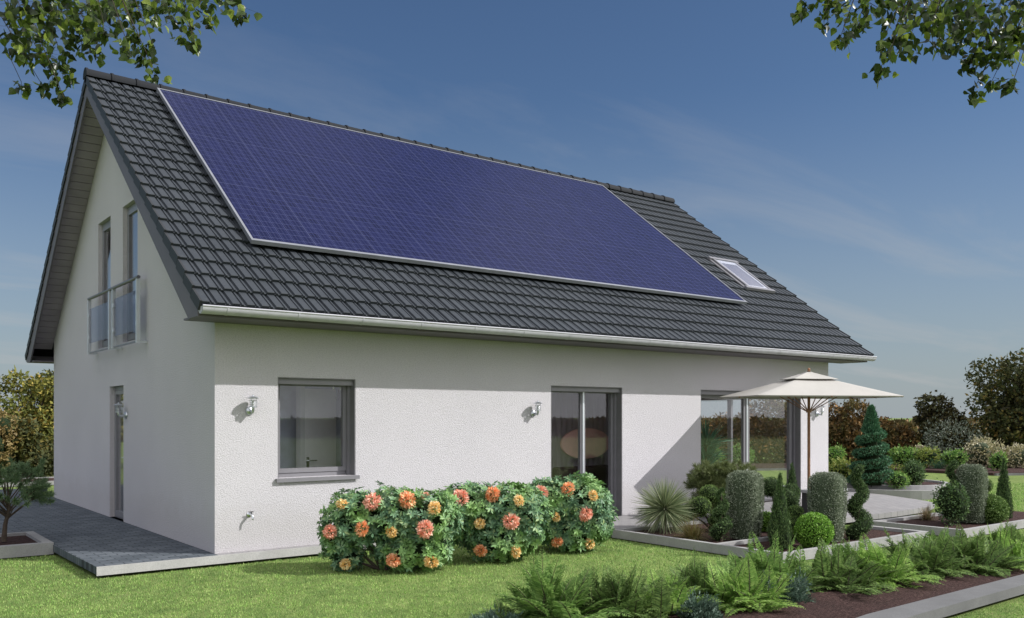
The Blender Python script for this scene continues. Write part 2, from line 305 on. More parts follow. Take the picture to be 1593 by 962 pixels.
# ------------------------------------------------------------------ object helpers
def tag(o, label=None, cat=None, group=None, kind=None):
    for k, v in (('label', label), ('category', cat), ('group', group), ('kind', kind)):
        if v: o[k] = v
    return o
def empty(name, loc=(0, 0, 0), rz=0.0, label=None, cat=None, group=None):
    o = bpy.data.objects.new(name, None); C.objects.link(o); o.location = loc; o.rotation_euler = (0, 0, rz)
    return tag(o, label, cat, group)
def link(name, me, mat, parent=None):
    o = bpy.data.objects.new(name, me); C.objects.link(o)
    if mat and not me.materials: me.materials.append(MATS[mat])
    if parent is not None: o.parent = parent
    return o
class MB:
    def __init__(s): s.v = []; s.f = []
    def add(s, vs, fs):
        k = len(s.v); s.v += [tuple(p) for p in vs]; s.f += [tuple(i + k for i in f) for f in fs]; return s
    def box(s, x0, x1, y0, y1, z0, z1):
        return s.add([(x0, y0, z0), (x1, y0, z0), (x1, y1, z0), (x0, y1, z0), (x0, y0, z1), (x1, y0, z1), (x1, y1, z1), (x0, y1, z1)],
                     [(0, 3, 2, 1), (4, 5, 6, 7), (0, 1, 5, 4), (1, 2, 6, 5), (2, 3, 7, 6), (3, 0, 4, 7)])
    def tube(s, pts, rad, n=8, cap=True):
        pts = [Vector(p) for p in pts]; m = len(pts)
        if not hasattr(rad, '__len__'): rad = [rad] * m
        ref = None; rings = []
        for i, p in enumerate(pts):
            d = (pts[min(i + 1, m - 1)] - pts[max(i - 1, 0)]).normalized()
            if ref is None: ref = Vector((0, 0, 1)) if abs(d.z) < 0.9 else Vector((1, 0, 0))
            a = d.cross(ref).normalized(); b = d.cross(a).normalized(); ref = a.cross(d) * 1.0
            rings.append([p + (a * math.cos(t) + b * math.sin(t)) * rad[i] for t in [2 * math.pi * k / n for k in range(n)]])
        vs = [q for r in rings for q in r]; fs = []
        for i in range(m - 1):
            for k in range(n):
                fs.append((i * n + k, i * n + (k + 1) % n, (i + 1) * n + (k + 1) % n, (i + 1) * n + k))
        if cap: fs += [tuple(range(n - 1, -1, -1)), tuple((m - 1) * n + k for k in range(n))]
        return s.add(vs, fs)
    def lathe(s, prof, c=(0, 0, 0), n=20, cap=True):
        vs = []; fs = []
        for r, z in prof:
            for k in range(n): a = 2 * math.pi * k / n; vs.append((c[0] + r * math.cos(a), c[1] + r * math.sin(a), c[2] + z))
        for i in range(len(prof) - 1):
            for k in range(n): fs.append((i * n + k, i * n + (k + 1) % n, (i + 1) * n + (k + 1) % n, (i + 1) * n + k))
        if cap: fs += [tuple(range(n - 1, -1, -1)), tuple((len(prof) - 1) * n + k for k in range(n))]
        return s.add(vs, fs)
    def prism(s, poly, z0, z1):
        n = len(poly)
        vs = [(x, y, z0) for x, y in poly] + [(x, y, z1) for x, y in poly]
        return s.add(vs, [tuple(range(n - 1, -1, -1)), tuple(range(n, 2 * n))] + [(i, (i + 1) % n, n + (i + 1) % n, n + i) for i in range(n)])
    def build(s, name, mat, parent=None, smooth=False, bevel=0.0):
        me = bpy.data.meshes.new(name); me.from_pydata(s.v, [], s.f); me.update()
        if bevel:
            bm = bmesh.new(); bm.from_mesh(me); bmesh.ops.bevel(bm, geom=bm.edges[:], offset=bevel, segments=2, affect='EDGES', profile=0.5); bm.to_mesh(me); bm.free()
        bm = bmesh.new(); bm.from_mesh(me); bmesh.ops.recalc_face_normals(bm, faces=bm.faces[:]); bm.to_mesh(me); bm.free()
        if smooth: me.shade_smooth(); me.set_sharp_from_angle(angle=R(42))
        return link(name, me, mat, parent)
def struct(name, o, label=None): o['kind'] = 'structure'; return o

# ------------------------------------------------------------------ lawn and ground
GZ = -0.135
g = MB(); N = 40
xs = np.concatenate([-np.geomspace(60, 2600, 12)[::-1], np.linspace(-50, 60, 56), np.geomspace(70, 2600, 12)])
ys = xs
vs = [(x, y, GZ) for y in ys for x in xs]; k = len(xs)
g.add(vs, [(j * k + i, j * k + i + 1, (j + 1) * k + i + 1, (j + 1) * k + i) for j in range(k - 1) for i in range(k - 1)])
struct('lawn', g.build('lawn', 'lawn'))

# paving: path along the gable, strip along the front, patio
def paving(name, poly, mat, z0, z1): return struct(name, MB().prism(poly, z0, z1).build(name, mat))
paving('path', [(-1.36, -0.135), (-0.004, -0.135), (-0.004, 12.2), (0.4, 12.6), (-2.6, 12.6), (-5.5, 10.5), (-5.5, 3.9), (-2.4, 3.85), (-1.42, 3.40)], 'paver_blue', -0.088, 0.0)
struct('path_edging', MB().box(-1.36, 5.42, -0.150, -0.1355, -0.10, 0.001).build('path_edging', 'slab_edge'))
paving('foundation', [(-1.22, 0.05), (12.9, 0.05), (12.9, 9.6), (-1.22, 9.6)], 'black_gap', GZ - 0.05, -0.089)  # recessed base; shadow gap under the slab is put into its near-black colour
paving('terrace', [(0.0, -0.135), (5.42, -0.135), (5.42, 0.02), (0.0, 0.02)], 'paver_pale', -0.088, 0.0)
circ = [(16.2 + 1.95 * math.cos(R(a)), 0.55 + 1.95 * math.sin(R(a))) for a in (200, 215, 230, 245, 260)]
paving('patio', [(5.43, -1.215), (8.405, -1.215), (8.405, -2.45), (11.3, -2.47), (12.4, -2.40), (13.2, -2.12), (13.55, -1.78), (13.85, -1.2), (14.2, -0.55), (14.36, 0.3), (14.36, 1.0), (14.8, 2.3), (14.6, 4.4), (12.95, 4.4), (12.93, -0.003), (5.43, -0.003)], 'paver_pale', -0.09, 0.0)

# ------------------------------------------------------------------ house
HOUSE = empty('house', (0, 0, 0), 0, 'white rendered house with a dark tiled gable roof and grey windows', 'house')
L, D, TW, RISE = 12.92, 9.66, 0.34, 0.766
RY, RZ = 4.83, 7.20                       # ridge of the tile plane
def plane(y): return RZ - RISE * abs(y - RY)

def clip(poly, half):
    a, b, c = half; out = []
    for i in range(len(poly)):
        p, q = poly[i], poly[(i + 1) % len(poly)]
        dp, dq = a * p[0] + b * p[1] - c, a * q[0] + b * q[1] - c
        if dp <= 1e-9: out.append(p)
        if (dp < -1e-9 and dq > 1e-9) or (dp > 1e-9 and dq < -1e-9):
            t = dp / (dp - dq); out.append((p[0] + (q[0] - p[0]) * t, p[1] + (q[1] - p[1]) * t))
    return out
def wall(name, u0, u1, z0, z1, holes, to3d, inward, mat, parent, halves=(), extra_u=()):
    us = sorted({u0, u1, *extra_u, *[h[0] for h in holes], *[h[1] for h in holes]}); zs = sorted({z0, z1, *[h[2] for h in holes], *[h[3] for h in holes]})
    bm = bmesh.new()
    for i in range(len(us) - 1):
        for j in range(len(zs) - 1):
            cu, cz = (us[i] + us[i + 1]) / 2, (zs[j] + zs[j + 1]) / 2
            if any(h[0] < cu < h[1] and h[2] < cz < h[3] for h in holes): continue
            p = [(us[i], zs[j]), (us[i + 1], zs[j]), (us[i + 1], zs[j + 1]), (us[i], zs[j + 1])]
            for hf in halves:
                p = clip(p, hf)
                if len(p) < 3: break
            if len(p) >= 3: bm.faces.new([bm.verts.new(to3d(*q)) for q in p])
    bmesh.ops.remove_doubles(bm, verts=bm.verts[:], dist=1e-4)
    r = bmesh.ops.extrude_face_region(bm, geom=bm.faces[:])
    bmesh.ops.translate(bm, verts=[e for e in r['geom'] if isinstance(e, bmesh.types.BMVert)], vec=inward)
    bmesh.ops.recalc_face_normals(bm, faces=bm.faces[:])
    me = bpy.data.meshes.new(name); bm.to_mesh(me); bm.free()
    return link(name, me, mat, parent)

WIN = (0.80, 1.895, 0.88, 2.165)
TDOOR = (5.317, 6.887, 0.0, 2.158)
LIV = (8.88, 11.954, 0.0, 2.16)
wall('wall', 0, L, 0, 2.84, [WIN, TDOOR, LIV], lambda u, z: (u, 0, z), (0, TW, 0), 'stucco', HOUSE)
REAR_FILL = [(0.8, 3.9, 0.3, 2.3), (5.0, 8.2, 0.05, 2.3), (9.0, 12.2, 0.05, 2.3)]  # unseen rear openings, added to let sky light into the rooms
wall('wall', 0, L, 0, 2.84, REAR_FILL, lambda u, z: (u, D, z), (0, -TW, 0), 'stucco', HOUSE)
ZT = RZ - 0.22
roofcut = [(RISE, 1, ZT + RISE * RY), (-RISE, 1, ZT - RISE * RY)]
GDOOR = (4.19, 5.06, 0.0, 2.165)
UW = [(3.38, 4.235, 2.84, 4.99), (5.0, 5.845, 2.84, 5.0)]
GLIV = (0.55, 4.2, 0.0, 2.16)
e = 0.001
wall('wall', TW + e, D - TW - e, 0, 7.2, [GDOOR] + UW, lambda u, z: (0, u, z), (TW, 0, 0), 'stucco', HOUSE, roofcut, (RY,))
wall('wall', TW + e, D - TW - e, 0, 7.2, [GLIV], lambda u, z: (L, u, z), (-TW, 0, 0), 'stucco', HOUSE, roofcut, (RY,))
# ends of the long walls rise into the gable: small wedge over each corner
for xa in (0, L - TW):
    for ya, yb in ((0, TW), (D - TW, D)):
        zz_ = [min(plane(y) - 0.22, 9) for y in (ya, yb)]
        MB().add([(xa, ya, 2.841), (xa + TW, ya, 2.841), (xa + TW, yb, 2.841), (xa, yb, 2.841), (xa, ya, zz_[0]), (xa + TW, ya, zz_[0]), (xa + TW, yb, zz_[1]), (xa, yb, zz_[1])],
                 [(0, 3, 2, 1), (4, 5, 6, 7), (0, 1, 5, 4), (1, 2, 6, 5), (2, 3, 7, 6), (3, 0, 4, 7)]).build('wall', 'stucco', HOUSE)
# rooms inside
MB().box(TW, L - TW, TW, D - TW, -0.08, 0.004).build('floor', 'parquet', HOUSE)
MB().box(TW, L - TW, TW, D - TW, 2.46, 2.60).build('ceiling', 'plaster_inside', HOUSE)
MB().box(4.4, 4.5, TW, D - TW, 0.005, 2.459).box(0.345, 4.399, 1.40, 1.5, 0.005, 2.459).build('partition_wall', 'bath_tile', HOUSE)
MB().box(8.45, 8.55, TW, D - TW, 0.005, 2.459).build('partition_wall', 'plaster_inside', HOUSE)
MB().box(4.501, 8.449, 1.42, 1.44, 2.30, 2.459).build('curtain_box', 'plaster_lilac', HOUSE)

# roof: courses of profiled tiles
XA, XB = -0.40, 13.40
def tile_field(name, parent):
    pitch = 0.173; prof = [(0, .020), (.088, .020), (.096, -.004), (.106, -.004), (.114, .015), (.132, .015), (.140, -.004), (.164, -.004)]
    px = [XA + 0.0]; h = [0.02]
    n = int((XB - XA) / pitch)
    cols = []
    for i in range(n):
        for a, hh in prof: cols.append((XA + i * pitch * (XB - XA) / (n * pitch) + a, hh))
    cols.append((XB, .020))
    X = np.array([c[0] for c in cols]); H = np.array([c[1] for c in cols]); m = len(X)
    nrm = np.array([0, -RISE, 1.0]); nrm /= np.linalg.norm(nrm); upv = np.array([0, 1, RISE]); slope = np.linalg.norm(upv); upv = upv / slope
    E0 = np.array([0, -0.72, plane(-0.72)]); SL = (RY + 0.72) * slope; NC = 21; cl = SL / NC
    V = []; F = []
    for c in range(NC):
        s0, s1 = c * cl - 0.012, (c + 1) * cl
        for (s, off, hk) in ((s0 + 0.006, -0.055, 0.3), (s0, -0.006, 1.0), (s0 + 0.006, 0.000, 1.0), (s1, -0.040, 1.0)):
            p = E0 + upv * s + nrm * off
            q = np.outer(H * hk, nrm) + p; q[:, 0] = X
            V.append(q)
    V = np.concatenate(V)
    idx = np.arange(m - 1)
    for c in range(NC):
        for r in range(3):
            b = (c * 4 + r) * m
            F.append(np.stack([b + idx, b + idx + 1, b + m + idx + 1, b + m + idx], 1))
    F = np.concatenate(F)
    me = bpy.data.meshes.new(name); me.from_pydata(V.tolist(), [], F.tolist()); me.update()
    return me
tm = tile_field('roof', HOUSE)
ROOF = link('roof', tm, 'roof_tile', HOUSE)
rb = bpy.data.objects.new('roof', tm); C.objects.link(rb); rb.parent = HOUSE
rb.location = (XA + XB, 2 * RY, 0); rb.rotation_euler = (0, 0, math.pi)
# underlay that closes the roof below the tiles, barge boards, soffits, verge tiles (both slopes)
def slope_pt(side, s, off, x):          # s metres up the slope from the eave tip, off metres square to it
    k = math.sqrt(1 + RISE ** 2); y = -0.72 + s / k; z = plane(-0.72) + s * RISE / k
    y -= off * RISE / k; z += off / k
    return (x, y if side == 0 else 2 * RY - y, z)
SLEN = (RY + 0.72) * math.sqrt(1 + RISE ** 2)
def slope_box(mb, side, s0, s1, o0, o1, x0, x1):
    P = [slope_pt(side, s, o, x) for s in (s0, s1) for o in (o0, o1) for x in (x0, x1)]
    mb.add(P, [(0, 1, 3, 2), (4, 6, 7, 5), (0, 4, 5, 1), (2, 3, 7, 6), (0, 2, 6, 4), (1, 5, 7, 3)])
for side in (0, 1):
    mb = MB(); slope_box(mb, side, 0.06, SLEN - 0.03, -0.085, -0.058, XA + 0.03, XB - 0.03); mb.build('roof_underlay', 'black_gap', HOUSE)
    for xa, xb in ((XA, XA + 0.028), (XB - 0.028, XB)):
        mb = MB(); s_, k_ = 0.20, math.sqrt(1 + RISE ** 2)
        y0 = -0.57; zb = 2.785
        pts = []
        top0 = slope_pt(side, 0.10, -0.09, 0); topr = slope_pt(side, SLEN + 0.0, -0.055, 0)
        ym = lambda y: y if side == 0 else 2 * RY - y
        poly = [(ym(-0.60), 2.80), (ym(-0.60), plane(-0.60) - 0.10), (RY, RZ - 0.10), (RY, RZ - 0.36), (ym(-0.26), 2.80)]
        P = [(xa, y, z) for y, z in poly] + [(xb, y, z) for y, z in poly]; n_ = len(poly)
        mb.add(P, [tuple(range(n_)), tuple(range(2 * n_ - 1, n_ - 1, -1))] + [(i, (i + 1) % n_, n_ + (i + 1) % n_, n_ + i) for i in range(n_)])
        mb.build('barge_board', 'barge_grey', HOUSE)
    # boards under the gable overhang
    st = 0.172
    for xa, xb in ((XA + 0.029, -0.003), (L + 0.003, XB - 0.029)):
        mb = MB()
        for k_ in range(int((SLEN - 0.5) / st)):
            s0 = 0.50 + k_ * st; slope_box(mb, side, s0, s0 + st - 0.012, -0.225, -0.205, xa, xb)
        mb.build('soffit_boards', 'soffit_grey', HOUSE)
    mb = MB(); slope_box(mb, side, 0.45, SLEN - 0.1, -0.20, -0.19, XA + 0.03, XB - 0.03); mb.build('soffit_backing', 'black_gap', HOUSE)
    # boxed eave
    mb = MB(); ya, yb = (-0.60, -0.003) if side == 0 else (D + 0.003, 2 * RY + 0.60)
    mb.box(XA + 0.029, XB - 0.029, ya, yb, 2.80, 2.822); mb.build('eave_soffit', 'barge_grey', HOUSE)
    mb = MB(); yf = -0.60 if side == 0 else 2 * RY + 0.60 - 0.02
    mb.box(XA + 0.029, XB - 0.029, yf, yf + 0.02, 2.823, 2.965); mb.build('fascia', 'barge_grey', HOUSE)
    # verge tiles, one lapped over the next
    cl = SLEN / 21
    for xa, xb in ((XA - 0.022, XA + 0.004), (XB - 0.004, XB + 0.022)):
        mb = MB()
        for c in range(21):
            s0, s1 = c * cl - 0.012, (c + 1) * cl - 0.02
            P = []
            for s, oa, ob in ((s0, -0.105, 0.022), (s1, -0.135, -0.010)):
                for o in (oa, ob):
                    for x in (xa, xb): P.append(slope_pt(side, s, o, x))
            mb.add(P, [(0, 1, 3, 2), (4, 6, 7, 5), (0, 4, 5, 1), (2, 3, 7, 6), (0, 2, 6, 4), (1, 5, 7, 3)])
        mb.build('verge_tiles', 'tile_edge', HOUSE)
# eave comb of dark tile ends and ridge caps
mb = MB(); seg = 0.385; n = int((XB - XA) / seg)
for i in range(n + 1):
    x0 = XA - 0.03 + i * seg; x1 = min(x0 + seg + 0.04, XB + 0.03)
    ring = [(math.cos(t), math.sin(t)) for t in [R(-12 + 204 * k / 10) for k in range(11)]]
    P = []
    for x, r in ((x0, 0.128), (x0 + 0.035, 0.128), (x0 + 0.036, 0.116), (x1, 0.110)):
        P += [(x, RY + r * a * 1.05, RZ - 0.035 + r * b) for a, b in ring]
    F = [(j * 11 + k, j * 11 + k + 1, (j + 1) * 11 + k + 1, (j + 1) * 11 + k) for j in range(3) for k in range(10)]
    F += [tuple(range(10, -1, -1)), tuple(33 + k for k in range(11))]
    mb.add(P, F)
mb.build('ridge_caps', 'ridge_tile', HOUSE, True)

# gutters
def gutter(side):
    yc = -0.69 if side == 0 else 2 * RY + 0.69; zc = 2.90; r = 0.082
    GT = None
    prof = [(math.cos(R(180 + 180 * k / 10)), math.sin(R(180 + 180 * k / 10))) for k in range(11)]
    x0, x1 = XA + 0.0, XB + 0.06
    mb = MB(); V = []
    for x in (x0, x1):
        V += [(x, yc + r * a, zc + r * b) for a, b in prof] + [(x, yc + (r - .004) * a, zc + (r - .004) * b) for a, b in prof[::-1]]
    n_ = 22; F = [(k, (k + 1) % n_, n_ + (k + 1) % n_, n_ + k) for k in range(n_)]
    mb.add(V, F)
    for x in (x0, x1):                                    # end caps
        V = [(x, yc + r * a, zc + r * b) for a, b in prof] + [(x + 0.004, yc + r * a, zc + r * b) for a, b in prof]
        mb.add(V, [tuple(range(11)), tuple(range(21, 10, -1))] + [(k, k + 1, 12 + k, 11 + k) for k in range(10)])
    mb.tube([(x0, yc - r, zc + .004), (x1, yc - r, zc + .004)], 0.010, 8)
    GT = mb.build('gutter', 'zinc', HOUSE, True)
    x = x0 + 0.28
    while x < x1 - 0.1:
        V = []
        for xx, rr in ((x, r + .004), (x + 0.022, r + .004)): V += [(xx, yc + rr * a, zc + rr * b) for a, b in prof]
        V += [(q[0], yc + (q[1] - yc) * .97, zc + (q[2] - zc) * .97) for q in V[:22]]
        mbj = MB().add(V, [(k, k + 1, 12 + k, 11 + k) for k in range(10)] + [(k, k + 1, 23 + k, 22 + k) for k in range(10)] + [(11 + k, 12 + k, 34 + k, 33 + k) for k in range(10)])
        mbj.build('gutter_joint', 'zinc', GT, True); x += 0.86
gutter(0); gutter(1)

# windows and doors: to3d(u, depth, z); depth measured inwards from the wall face
def fbox(mb, T, u0, u1, d0, d1, z0, z1):
    P = [T(u, d, z) for u, d, z in ((u0, d0, z0), (u1, d0, z0), (u1, d1, z0), (u0, d1, z0), (u0, d0, z1), (u1, d0, z1), (u1, d1, z1), (u0, d1, z1))]
    mb.add(P, [(0, 3, 2, 1), (4, 5, 6, 7), (0, 1, 5, 4), (1, 2, 6, 5), (2, 3, 7, 6), (3, 0, 4, 7)])
def window(name, rect, T, splits, glass='glass', lining=False, depth=0.18, fw=0.05, sw=0.048, sill=False, door=False, handle=None):
    u0, u1, z0, z1 = rect; e = 0.002
    mb = MB(); d0, d1 = depth, depth + 0.075
    fbox(mb, T, u0 + e, u0 + fw, d0, d1, z0 + e, z1 - e); fbox(mb, T, u1 - fw, u1 - e, d0, d1, z0 + e, z1 - e)
    fbox(mb, T, u0 + fw, u1 - fw, d0, d1, z1 - fw, z1 - e); fbox(mb, T, u0 + fw, u1 - fw, d0, d1, z0 + e, z0 + (0.025 if door else fw))
    W_ = mb.build(name, 'frame_grey', HOUSE)
    edges = [u0 + fw] + splits + [u1 - fw]
    zb = z0 + (0.025 if door else fw)
    for i in range(len(edges) - 1):
        a, b = edges[i] + 0.004, edges[i + 1] - 0.004
        s = MB(); s0, s1 = d0 - 0.012, d1 - 0.02
        fbox(s, T, a, a + sw, s0, s1, zb + .004, z1 - fw - .004); fbox(s, T, b - sw, b, s0, s1, zb + .004, z1 - fw - .004)
        fbox(s, T, a + sw, b - sw, s0, s1, z1 - fw - .004 - sw, z1 - fw - .004); fbox(s, T, a + sw, b - sw, s0, s1, zb + .004, zb + .004 + sw + (0.03 if door else 0.01))
        s.build('sash', 'frame_grey', W_)
        p = MB(); fbox(p, T, a + sw - .006, b - sw + .006, s0 + 0.022, s0 + 0.030, zb + sw, z1 - fw - sw + .002); p.build('pane', glass, W_)
    for u in splits:
        s = MB(); fbox(s, T, u - 0.018, u + 0.018, d0 - 0.03, d0 - 0.0125, zb + .004, z1 - fw - .004); s.build('mullion', 'aluminium' if door else 'frame_grey', W_)
    if lining:
        s = MB(); fbox(s, T, u0 + .001, u0 + .012, 0.004, d0 - .001, z0 + .001, z1 - .001); fbox(s, T, u1 - .012, u1 - .001, 0.004, d0 - .001, z0 + .001, z1 - .001)
        fbox(s, T, u0 + .012, u1 - .012, 0.004, d0 - .001, z1 - .012, z1 - .001); s.build('reveal_lining', 'lining_grey', W_)
        s = MB(); fbox(s, T, u0 + .013, u1 - .013, 0.05, d0 - .001, z1 - .085, z1 - .013); s.build('shutter_box', 'frame_grey', W_)
        for a in (u0 + .013, u1 - .055):
            s = MB(); fbox(s, T, a, a + .042, d0 - 0.055, d0 - 0.013, z0 + .003, z1 - .086); s.build('shutter_rail', 'frame_grey', W_)
    if sill:
        s = MB(); fbox(s, T, u0 - .03, u1 + .04, -0.045, d0 - .001, z0 - .022, z0 - .001); fbox(s, T, u0 - .03, u1 + .04, -0.045, -0.037, z0 - .05, z0 - .0225); s.build('sill', 'zinc' if False else 'frame_grey', W_)
    if handle is not None:
        hu, hz = handle; s = MB(); s.tube([T(hu, d0 - .012, hz), T(hu, d0 - .05, hz), T(hu, d0 - .055, hz - .01), T(hu + .09, d0 - .055, hz - .012)], 0.008, 8); s.build('handle', 'steel', W_, True)
    return W_
TF = lambda u, d, z: (u, d, z)
TG = lambda u, d, z: (d, u, z)
TRG = lambda u, d, z: (L - d, u, z)
window('window', WIN, TF, [], lining=True, sill=True)
window('terrace_door', TDOOR, TF, [6.147], lining=True, door=True)
window('terrace_door', LIV, TF, [10.42], glass='glass_clear', lining=True, door=True, sw=0.085, fw=0.06)
window('terrace_door', GLIV, TRG, [2.4], glass='glass_clear', lining=True, door=True)
window('side_door', GDOOR, TG, [], door=True, handle=(4.30, 1.02), depth=0.075, fw=0.07, sw=0.06)
for r_ in UW: window('french_window', r_, TG, [], door=True, depth=0.065, fw=0.075, sw=0.065)
TR_ = lambda u, d, z: (u, D - d, z)
for r_ in REAR_FILL: window('window', r_, TR_, [(r_[0] + r_[1]) / 2], glass='glass_clear')  # panes for the added rear openings that brighten the rooms
# blinds behind the upstairs panes, curtain behind the side door
for r_ in UW:
    mb = MB(); z = r_[2] + 0.1
    while z < r_[3] - 0.06:
        mb.add([(0.200, r_[0] + .02, z), (0.200, r_[1] - .02, z), (0.238, r_[1] - .02, z + .042), (0.238, r_[0] + .02, z + .042)], [(0, 1, 2, 3)]); z += 0.05
    mb.build('slat_blind', 'aluminium', HOUSE)
mb = MB(); n = 60; V = []
for i in range(n + 1):
    y = 4.22 + 0.82 * i / n; x = 0.27 + 0.02 * math.sin(i * 1.3)
    V += [(x, y, 0.03), (x, y, 2.12)]
mb.add(V, [(2 * i, 2 * i + 2, 2 * i + 3, 2 * i + 1) for i in range(n)])
mb.build('curtain', 'plaster_inside', HOUSE, True)

# french balcony railing in two bays
RAIL = MB()
x = -0.13
RAIL.tube([(x, 5.95, 3.70), (x, 2.83, 3.70)], 0.026, 10); RAIL = RAIL.build('balcony_railing', 'dark_rail', HOUSE, True)
for a, b in ((5.90, 4.47), (4.25, 2.87)):
    for y in (a, b):
        mb = MB(); mb.box(x - .028, x + .028, y - .018, y + .018, 2.74, 3.675); mb.tube([(x, y, 2.765), (-.001, y, 2.765)], .014, 8)
        mb.lathe([(0.038, -.012), (0.038, .012)], (0, 0, 0), 12) if False else None
        mb.box(x - .03, -0.001, y - .012, y + .012, 2.745, 2.775); mb.build('post', 'aluminium', RAIL, True)
    lo, hi = min(a, b) + .03, max(a, b) - .03
    MB().box(x - .005, x + .005, lo, hi, 2.93, 3.52).build('glass_panel', 'rail_glass', RAIL)
    for y in (lo, hi):
        for z in (3.03, 3.42): MB().box(x - .02, x + .02, y - .03, y + .03, z - .03, z + .03).build('clamp', 'steel', RAIL)
    MB().box(x - .012, x + .012, lo, hi, 2.755, 2.775).build('lower_rail', 'dark_rail', RAIL)

# roof window
SK = MB(); slope_box(SK, 0, 2.38, 3.54, 0.002, 0.060, 11.70, 11.765); slope_box(SK, 0, 2.38, 3.54, 0.002, 0.060, 12.455, 12.52)
slope_box(SK, 0, 2.30, 2.38, 0.002, 0.06, 11.62, 12.60); slope_box(SK, 0, 3.54, 3.62, 0.002, 0.065, 11.62, 12.60); slope_box(SK, 0, 2.38, 3.54, 0.0, 0.024, 11.62, 11.70); slope_box(SK, 0, 2.38, 3.54, 0.0, 0.024, 12.52, 12.60)
SKO = SK.build('roof_window', 'frame_grey', HOUSE)
mb = MB(); slope_box(mb, 0, 2.385, 3.535, 0.050, 0.055, 11.77, 12.45); mb.build('pane', 'roof_glass', SKO)
mb = MB()
slope_box(mb, 0, 2.39, 3.53, 0.008, 0.046, 11.767, 11.84); slope_box(mb, 0, 2.39, 3.53, 0.008, 0.046, 12.38, 12.453); slope_box(mb, 0, 3.40, 3.53, 0.008, 0.046, 11.841, 12.379); slope_box(mb, 0, 2.39, 2.45, 0.008, 0.046, 11.841, 12.379)
mb.build('inner_frame', 'white_plastic', SKO)
mb = MB(); slope_box(mb, 0, 2.451, 3.399, 0.030, 0.036, 11.842, 12.378)
mb.build('roof_blind', 'blind_grey', SKO)

# ------------------------------------------------------------------ solar array on the roof
SA, SB = 1.50, 6.74; PX0, PX1 = 0.62, 10.76
k_ = math.sqrt(1 + RISE ** 2)
org = slope_pt(0, SA, 0.05, PX0)
SOL = empty('solar_array', org, 0, 'large blue solar panel field in a silver frame on the roof', 'solar panels')
SOL.rotation_euler = (math.atan(RISE), 0, 0)
w_, h_ = PX1 - PX0, SB - SA
MB().box(0.035, w_ - 0.035, 0.05, h_ - 0.035, 0.02, 0.048).build('cell_field', 'solar_cells', SOL)
mb = MB(); mb.box(0, 0.033, 0, h_, 0, 0.056); mb.box(w_ - 0.033, w_, 0, h_, 0, 0.056); mb.box(0.034, w_ - 0.034, h_ - 0.033, h_, 0, 0.056); mb.box(0.034, w_ - 0.034, 0, 0.048, 0, 0.056)
mb.build('frame', 'panel_frame', SOL)
mb = MB()
for i in range(12): mb.box(0.5 + i * 0.82, 0.56 + i * 0.82, 0.2, h_ - 0.2, -0.035, -0.001)
mb.build('mounting_rails', 'steel', SOL)

# ------------------------------------------------------------------ wall lamps, tap
def wall_lamp(loc, rz, label):
    t = empty('wall_lamp', loc, rz, label, 'wall lamp', 'steel lanterns on the house walls')   # local -y points out of the wall
    b = MB(); prof = [(0.062, 0), (0.062, 0.018), (0.05, 0.032), (0.02, 0.04)]; n = 20; V = []
    for r, d in prof: V += [(r * math.cos(2 * math.pi * k / n), -d - .001, r * math.sin(2 * math.pi * k / n) - 0.045) for k in range(n)]
    b.add(V, [(j * n + k, j * n + (k + 1) % n, (j + 1) * n + (k + 1) % n, (j + 1) * n + k) for j in range(3) for k in range(n)] + [tuple(range(n)), tuple(3 * n + k for k in range(n))])
    b.build('wall_plate', 'steel', t, True)
    MB().tube([(0, -.035, -.045), (0, -.09, -.055), (0, -.135, -.06), (0, -.148, -.03), (0, -.148, 0.0)], 0.021, 12).build('arm', 'steel', t, True)
    h = MB().lathe([(0.03, 0), (0.055, .004), (0.055, .018), (0.048, .022)], (0, -.148, -0.002)).build('lantern_base', 'steel', t, True)
    MB().lathe([(0.042, 0), (0.045, .02), (0.045, .10), (0.04, .105)], (0, -.148, .021)).build('glass_shade', 'glass_clear', t, True)
    MB().lathe([(0.012, 0), (0.016, .02), (0.018, .05), (0.012, .07)], (0, -.148, .021), 10).build('bulb', 'white_plastic', t, True)
    c = MB()
    for z in (.045, .072, .099):
        ring = [(0.052 * math.cos(2 * math.pi * k / 18), -.148 + 0.052 * math.sin(2 * math.pi * k / 18), z) for k in range(19)]
        c.tube(ring, 0.0042, 6, False)
    for k in range(3):
        a = R(90 + 120 * k); c.tube([(0.052 * math.cos(a), -.148 + .052 * math.sin(a), .015), (0.052 * math.cos(a), -.148 + .052 * math.sin(a), .128)], .004, 6)
    c.build('cage', 'steel', t, True)
    t.scale = (0.82, 0.82, 0.88)
    MB().lathe([(0.092, 0), (0.094, .004), (0.06, .024), (0.03, .032), (0.012, .036), (0.01, .05), (0.0035, .055)], (0, -.148, .126), 24).build('cap', 'steel', t, True)
for loc, rz, lab in (((0.432, 0, 1.775), 0, 'steel lantern on the sunlit wall left of the small square window'),
                     ((4.953, 0, 1.755), 0, 'steel lantern on the wall just left of the double terrace door'),
                     ((12.50, 0, 1.765), 0, 'steel lantern at the right end of the front wall, behind the parasol pole'),
                     ((0, 4.00, 1.73), -math.pi / 2, 'steel lantern on the shaded gable wall beside the narrow side door')): wall_lamp(loc, rz, lab)
TAP = empty('garden_tap', (0.43, 0, 0.45), 0, 'small chrome garden tap on the front wall near the house corner', 'tap')
b = MB(); n = 16; V = []
for r, d in ((0.034, 0.001), (0.034, .008), (0.02, .016)): V += [(r * math.cos(2 * math.pi * k / n), -d, r * math.sin(2 * math.pi * k / n)) for k in range(n)]
b.add(V, [(j * n + k, j * n + (k + 1) % n, (j + 1) * n + (k + 1) % n, (j + 1) * n + k) for j in range(2) for k in range(n)] + [tuple(range(n)), tuple(2 * n + k for k in range(n))])
